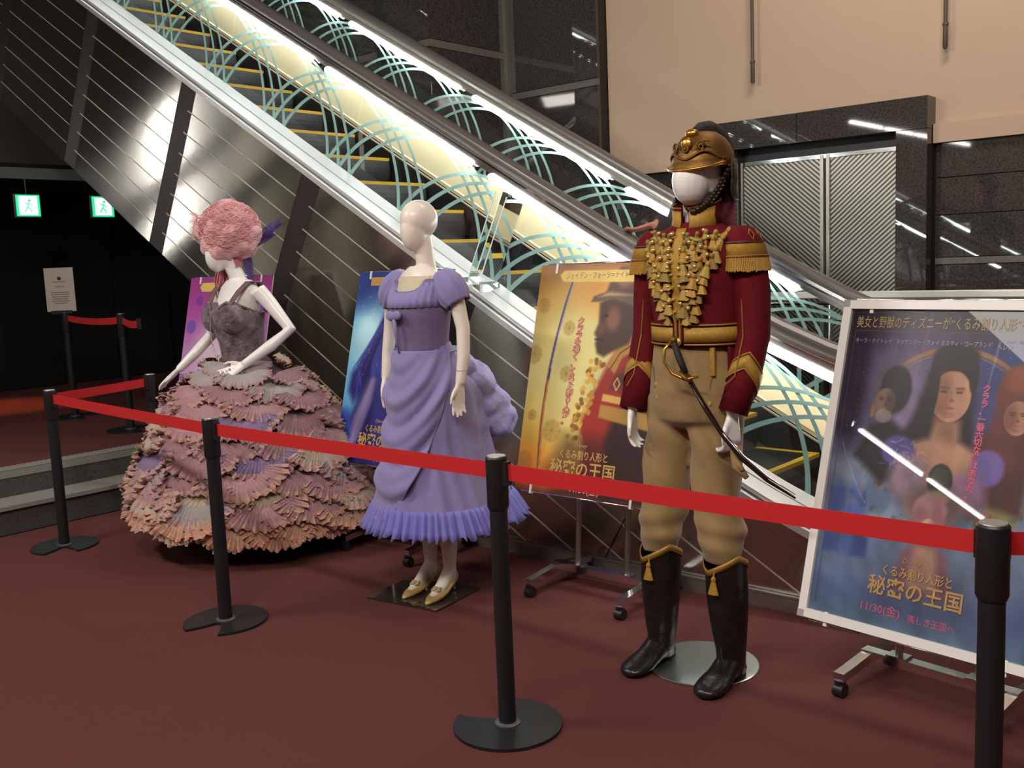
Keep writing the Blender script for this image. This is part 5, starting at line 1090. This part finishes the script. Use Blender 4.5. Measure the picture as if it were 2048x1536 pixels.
# ---------------------------------------------------------------- belt barriers
def stanchion(x, y, z0, label, belt_to=None, notch=0., h=.895, group='black belt posts', sag=.002, head=1, brk=0):
    s_ = thing('belt_post', (x, y, z0), label, 'barrier post')
    n = 56; out = []
    for k in range(n+1):
        a = notch+math.radians(28)+(2*PI-math.radians(56))*k/n; out.append((x+.178*math.cos(a), y+.178*math.sin(a)))
    a0 = notch-math.radians(28); e = (x+.178*math.cos(a0), y+.178*math.sin(a0)); b = notch+math.radians(28)
    ins = [(x+.105*math.cos(a0+.12), y+.105*math.sin(a0+.12)), (x+.052*math.cos(a0+.2), y+.052*math.sin(a0+.2)), (x+.046*math.cos(notch+.2), y+.046*math.sin(notch+.2)), (x+.075*math.cos(b-.10), y+.075*math.sin(b-.10)), (x+.125*math.cos(b+.02), y+.125*math.sin(b+.02))]
    build('base', M().poly([(p[0], p[1], z0) for p in out+ins], (0, 0, .011)), blackm, s_)
    build('base_collar', M().lathe((x, y, z0+.011), [(.042, 0), (.042, .004), (.033, .008)], 28), mat('grey_collar', (.16, .16, .16), .4, .6), s_, smooth=True, auto=30)
    build('pole', M().lathe((x, y, z0), [(.0285, .011), (.0285, h-.16)], 24), blackm, s_, smooth=True, auto=30)
    build('head', M().lathe((x, y, z0), [(.031, h-.17), (.035, h-.16), (.035, h-.006), (.031, h-.001)], 28), blackp, s_, smooth=True, auto=30)
    build('cap', M().lathe((x, y, z0), [(.030, h-.001), (.029, h+.0015)], 28), mat('satin_cap', (.45, .45, .44), .35, .7), s_, smooth=True, auto=30)
    for bx, by, bz in (belt_to or ()):
        d = np.array((bx-x, by-y)); L = np.linalg.norm(d); d /= L; q = np.array((-d[1], d[0])); zt = z0+h-.022; ht = .052
        rings = []; N = 24
        for k in range(N+1):
            u = k/N; t = .034+(L-.068)*u; zc = zt+(bz-zt)*u-sag*4*u*(1-u); p = np.array((x, y))+d*t
            hh = ht
            rings.append([(p[0]+q[0]*e_, p[1]+q[1]*e_, zz) for e_, zz in ((-.001, zc), (.001, zc), (.001, zc-hh), (-.001, zc-hh))])
        build('belt', M().loft(rings, True, True, True), redb, s_)
        for t in (.042,): 
            p = np.array((x, y))+d*t; build('belt_slot', M().loft([[(p[0]+d[0]*dx+q[0]*dy, p[1]+d[1]*dx+q[1]*dy, z) for dx, dy in ((-.016, -.006), (-.004, -.006), (-.004, .006), (-.016, .006))] for z in (zt-.060, zt+.004)], True, True, True), blackp, s_)
        p = np.array((bx, by))-d*.042; build('belt_clip', M().loft([[(p[0]+d[0]*dx+q[0]*dy, p[1]+d[1]*dx+q[1]*dy, z) for dx, dy in ((-.008, -.013), (.016, -.013), (.016, .013), (-.008, .013))] for z in (bz-.068, bz+.008)], True, True, True), blackp, s_)
    return s_
H_ = .873
stanchion(-5.53, 2.39, 0, 'black belt post at the corner left of the frill gown, nearest the stone steps', ((-5.73, 3.10, H_),), -.55)
stanchion(-3.69, 2.25, 0, 'black belt post standing in front of the frill gown', ((-5.53, 2.39, H_),), -1.25)
stanchion(-2.06, 2.25, 0, 'black belt post in front of the violet dress hem, whole round base in view', ((-3.69, 2.25, H_),), 2.95)
stanchion(-.60, 2.24, 0, 'nearest black belt post, in front of the white-framed poster, its base out of view', ((-2.06, 2.25, H_), (.35, 3.15, .80)), 0.)
stanchion(-5.73, 3.10, 0, 'black belt post half hidden behind the left side of the frill gown', None, 1.)
stanchion(-7.17, 3.69, .33, 'dim black belt post on the raised floor, beside the pink poster', ((-6.45, 3.45, .33+H_),), .5, sag=.02)
stanchion(-8.33, 3.80, .33, 'farthest black belt post on the raised floor, under the white notice', ((-7.17, 3.69, .33+H_),), .5, sag=.02)
# notice on top of the farthest post
sg = thing('notice_sign', (-8.33, 3.80, 1.22), 'white upright notice board on a dark barrier post in the dim lobby', 'sign')
c = np.array((-8.33, 3.77, 1.235)); Rn = np.array((.80, .60, 0)); BN = Board(c-Rn*.127, Rn, (0, 0, 1), .254, .365)
build('panel', BN.slab(0, 1, 0, 1, -.008, 0), mat('notice_white', rgb('b5aca0'), .5), sg)
build('holder', BN.slab(.14, .86, -.06, .02, -.012, .004), blackp, sg)
gr_ = mat('notice_ink', rgb('6b5f58'), .6)
build('emblem', M().ell(BN.p(.5, .76, .002), (.020, .012, .016), 14, 8), mat('notice_emblem', rgb('4a3028'), .6), sg)
g = M()
for v, w_ in ((.67, .44), (.56, .3), (.43, .62), (.38, .6), (.33, .58), (.28, .5), (.23, .56), (.18, .4)):
    k = 0; u = .5-w_/2
    while u < .5+w_/2:
        e = u+rng.uniform(.02, .05); g.loft([[BN.p(u, v, d), BN.p(e, v, d), BN.p(e, v+.018, d), BN.p(u, v+.018, d)] for d in (.0005, .0015)], True, True, True); u = e+.012
build('small_print', g, gr_, sg, kind='stuff')
s2 = thing('leaflet_holder', (-8.75, 3.12, .33), 'grey slanted leaflet holder cut by the left edge of the picture', 'sign stand')
build('panel', M().poly([(-8.86, 3.02, 1.20), (-8.70, 3.17, 1.20), (-8.72, 3.25, 1.43), (-8.88, 3.10, 1.47)], (.006, -.008, 0)), mat('leaflet_grey', rgb('6c6a68'), .5), s2)
build('pole', M().tube([(-8.79, 3.14, .34), (-8.79, 3.14, 1.26)], .014, 10).lathe((-8.79, 3.14, .33), [(.14, 0), (.14, .01), (.02, .02)], 24), blackm, s2, smooth=True, auto=30)
# green emergency signs under the soffit
for i, (y, e_, lb) in enumerate(((3.985, 16, 'glowing white and green emergency exit sign hanging at the far left'), (4.69, 2.2, 'smaller green exit sign half hidden by the escalator flank'))):
    X = -9.28; e = thing('exit_sign', (X, y, 2.20), lb, 'exit sign')
    build('housing', M().box((X-.03, y-.115, 2.075), (X, y+.115, 2.285)), mat('sign_housing', (.1, .12, .1), .5), e)
    build('light_panel', M().box((X, y-.105, 2.085), (X+.008, y+.105, 2.275)), mat('exit_green_glow', rgb('22c07a'), .5, emit=1.6), e)
    build('light_panel', M().box((X+.008, y-.080, 2.10), (X+.012, y+.080, 2.262)), mat('exit_white_glow_%s' % 'ab'[i], rgb('d8ffe6'), .5, emit=e_), e)
    g = M().ell((X+.013, y+.01, 2.225), (.003, .014, .014), 10, 6).tube([(X+.013, y+.005, 2.205), (X+.013, y-.01, 2.165), (X+.013, y-.035, 2.125)], .007, 6).tube([(X+.013, y-.01, 2.165), (X+.013, y+.02, 2.145), (X+.013, y+.02, 2.118)], .007, 6).tube([(X+.013, y-.03, 2.20), (X+.013, y+.005, 2.20), (X+.013, y+.035, 2.175)], .006, 6)
    build('running_figure', g, MATS['exit_green_glow'], e)
    build('hanger', M().tube([(X-.015, y, 2.285), (X-.015, y, 2.42)], .008, 8), blackm, e)
# ---------------------------------------------------------------- person riding up, mostly hidden by the soldier
zs = pz_(-2.54, -.86)+.003; Q0 = np.array((-2.66, 4.53, zs)); per = thing('person', tuple(Q0), 'person on the escalator with hands on the handrails, hidden behind the soldier mannequin', 'person')
skin = mat('skin', rgb('b5785f'), .55, sss=.1); m = M()
m.ell((0, 0, 1.385), (.092, .075, .115), 18, 12); m.ell((-.035, 0, 1.345), (.065, .060, .085), 16, 10); m.ell((-.10, 0, 1.365), (.016, .012, .02), 8, 6)
for q in (-1, 1): m.ell((0, q*.075, 1.37), (.018, .010, .028), 8, 6); m.ell((-.088, q*.030, 1.385), (.010, .014, .008), 8, 6)
m.ell((-.092, 0, 1.318), (.010, .024, .008), 8, 6)
m.tube([(0.02, 0, 1.12), (.01, 0, 1.2), (0, 0, 1.32)], [.08, .05, .05], 12)
m.loft([ringp(.02, 0, z, a, b, n=20) for z, a, b in ((.70, .10, .145), (.85, .095, .13), (1.0, .105, .15), (1.12, .10, .155), (1.18, .06, .08))], True, True, True)
hn = np.array((-2.690, 3.955, pz_(-2.69, .045)+.012))-Q0; hf = np.array((-3.10, 5.08, pz_(-3.10, .045)+.012))-Q0
for q, hd in ((-1, hn), (1, hf)):
    w_ = hd+np.array((.10, -q*.05, .03)); m.tube([(.02, q*.15, 1.13), tuple((np.array((.06, q*.24, .98))+w_)/2+np.array((.05, q*.05, -.02))), tuple(w_)], [.05, .042, .028], 12); hand(m, w_, hd-w_, (0, -q, 0), .3, .35, .95)
    m.tube([(.02, q*.08, .75), (.0, q*.085, .42), (.02, q*.085, .09)], [.08, .055, .042], 12); m.tube([(.04, q*.085, .06), (-.06, q*.09, .035), (-.14, q*.09, .025)], [.038, .034, .026], 10)
figure(m, skin, per, Q0, .007)
coat_ = mat('navy_coat', rgb('26304a'), .85)
g = M().loft([ringp(.02, 0, z, a, b, n=28) for z, a, b in ((.50, .15, .20), (.70, .135, .18), (.88, .12, .155), (1.02, .125, .175), (1.12, .12, .18), (1.18, .08, .11), (1.23, .06, .07))], True, True, True)
build('coat', off_m(g, Q0), coat_, per, smooth=True)
for q, hd in ((-1, hn), (1, hf)):
    w_ = hd+np.array((.11, -q*.055, .035)); e_ = (np.array((.06, q*.24, .98))+w_)/2+np.array((.05, q*.05, -.02))
    build('coat_sleeve', off_m(M().tube([(.02, q*.14, 1.13), tuple(e_), tuple(w_)], [.070, .060, .048], 14), Q0), mat('dark_sleeve', rgb('2a2428'), .85), per, smooth=True)
    build('trouser_leg', off_m(M().tube([(.02, q*.08, .72), (.0, q*.085, .42), (.02, q*.085, .07)], [.10, .075, .065], 14), Q0), mat('dark_trousers', (.02, .02, .025), .9), per, smooth=True)
    build('shoe', off_m(M().tube([(.06, q*.085, .035), (-.06, q*.09, .035), (-.17, q*.09, .025)], [.045, .045, .030], 12), Q0), blackp, per, smooth=True)
build('hair', off_m(M().ell((.02, 0, 1.41), (.095, .088, .10), 18, 12).ell((.045, 0, 1.34), (.07, .08, .10), 16, 10), Q0), mat('black_hair', (.015, .012, .01), .6), per, smooth=True)
# ---------------------------------------------------------------- fluorescent battens of the lobby behind the viewer; unseen glow strips added to streak the steel
for i, (y0, y1) in enumerate(((-2.87, -4.16), (-4.30, -5.60), (-1.45, -2.72), (-5.75, -7.0))):
    b = build('batten', M().box((-6.26, y1, 3.42), (-6.14, y0, 3.47)).box((-6.21, (y0+y1)/2-.01, 3.47), (-6.19, (y0+y1)/2+.01, 6.2)), white_p, bpy.data.objects['ceiling'])
    build('tube', M().tube([(-6.2, y0, 3.4), (-6.2, y1, 3.4)], .022, 10), mat('batten_glow', (1, .97, .92), .4, emit=26), b, smooth=True)
for i, (y, c_, e_) in enumerate(((1.03, (1, .98, .93), 60), (-.14, (1, .92, .72), 4), (-1.54, (1, .9, .68), 3))):
    b = build('added_backing', M().box((-11.04, y-.06, .33), (-11.0, y+.06, 3.7)), blackm, bpy.data.objects['wall_left'])
    build('added_glow_strip', M().box((-11.0, y-.018, 1.9 if i == 0 else .9), (-10.95, y+.018, 3.5)), mat('added_streak_glow_%s' % 'abc'[i], c_, .4, emit=e_), b)
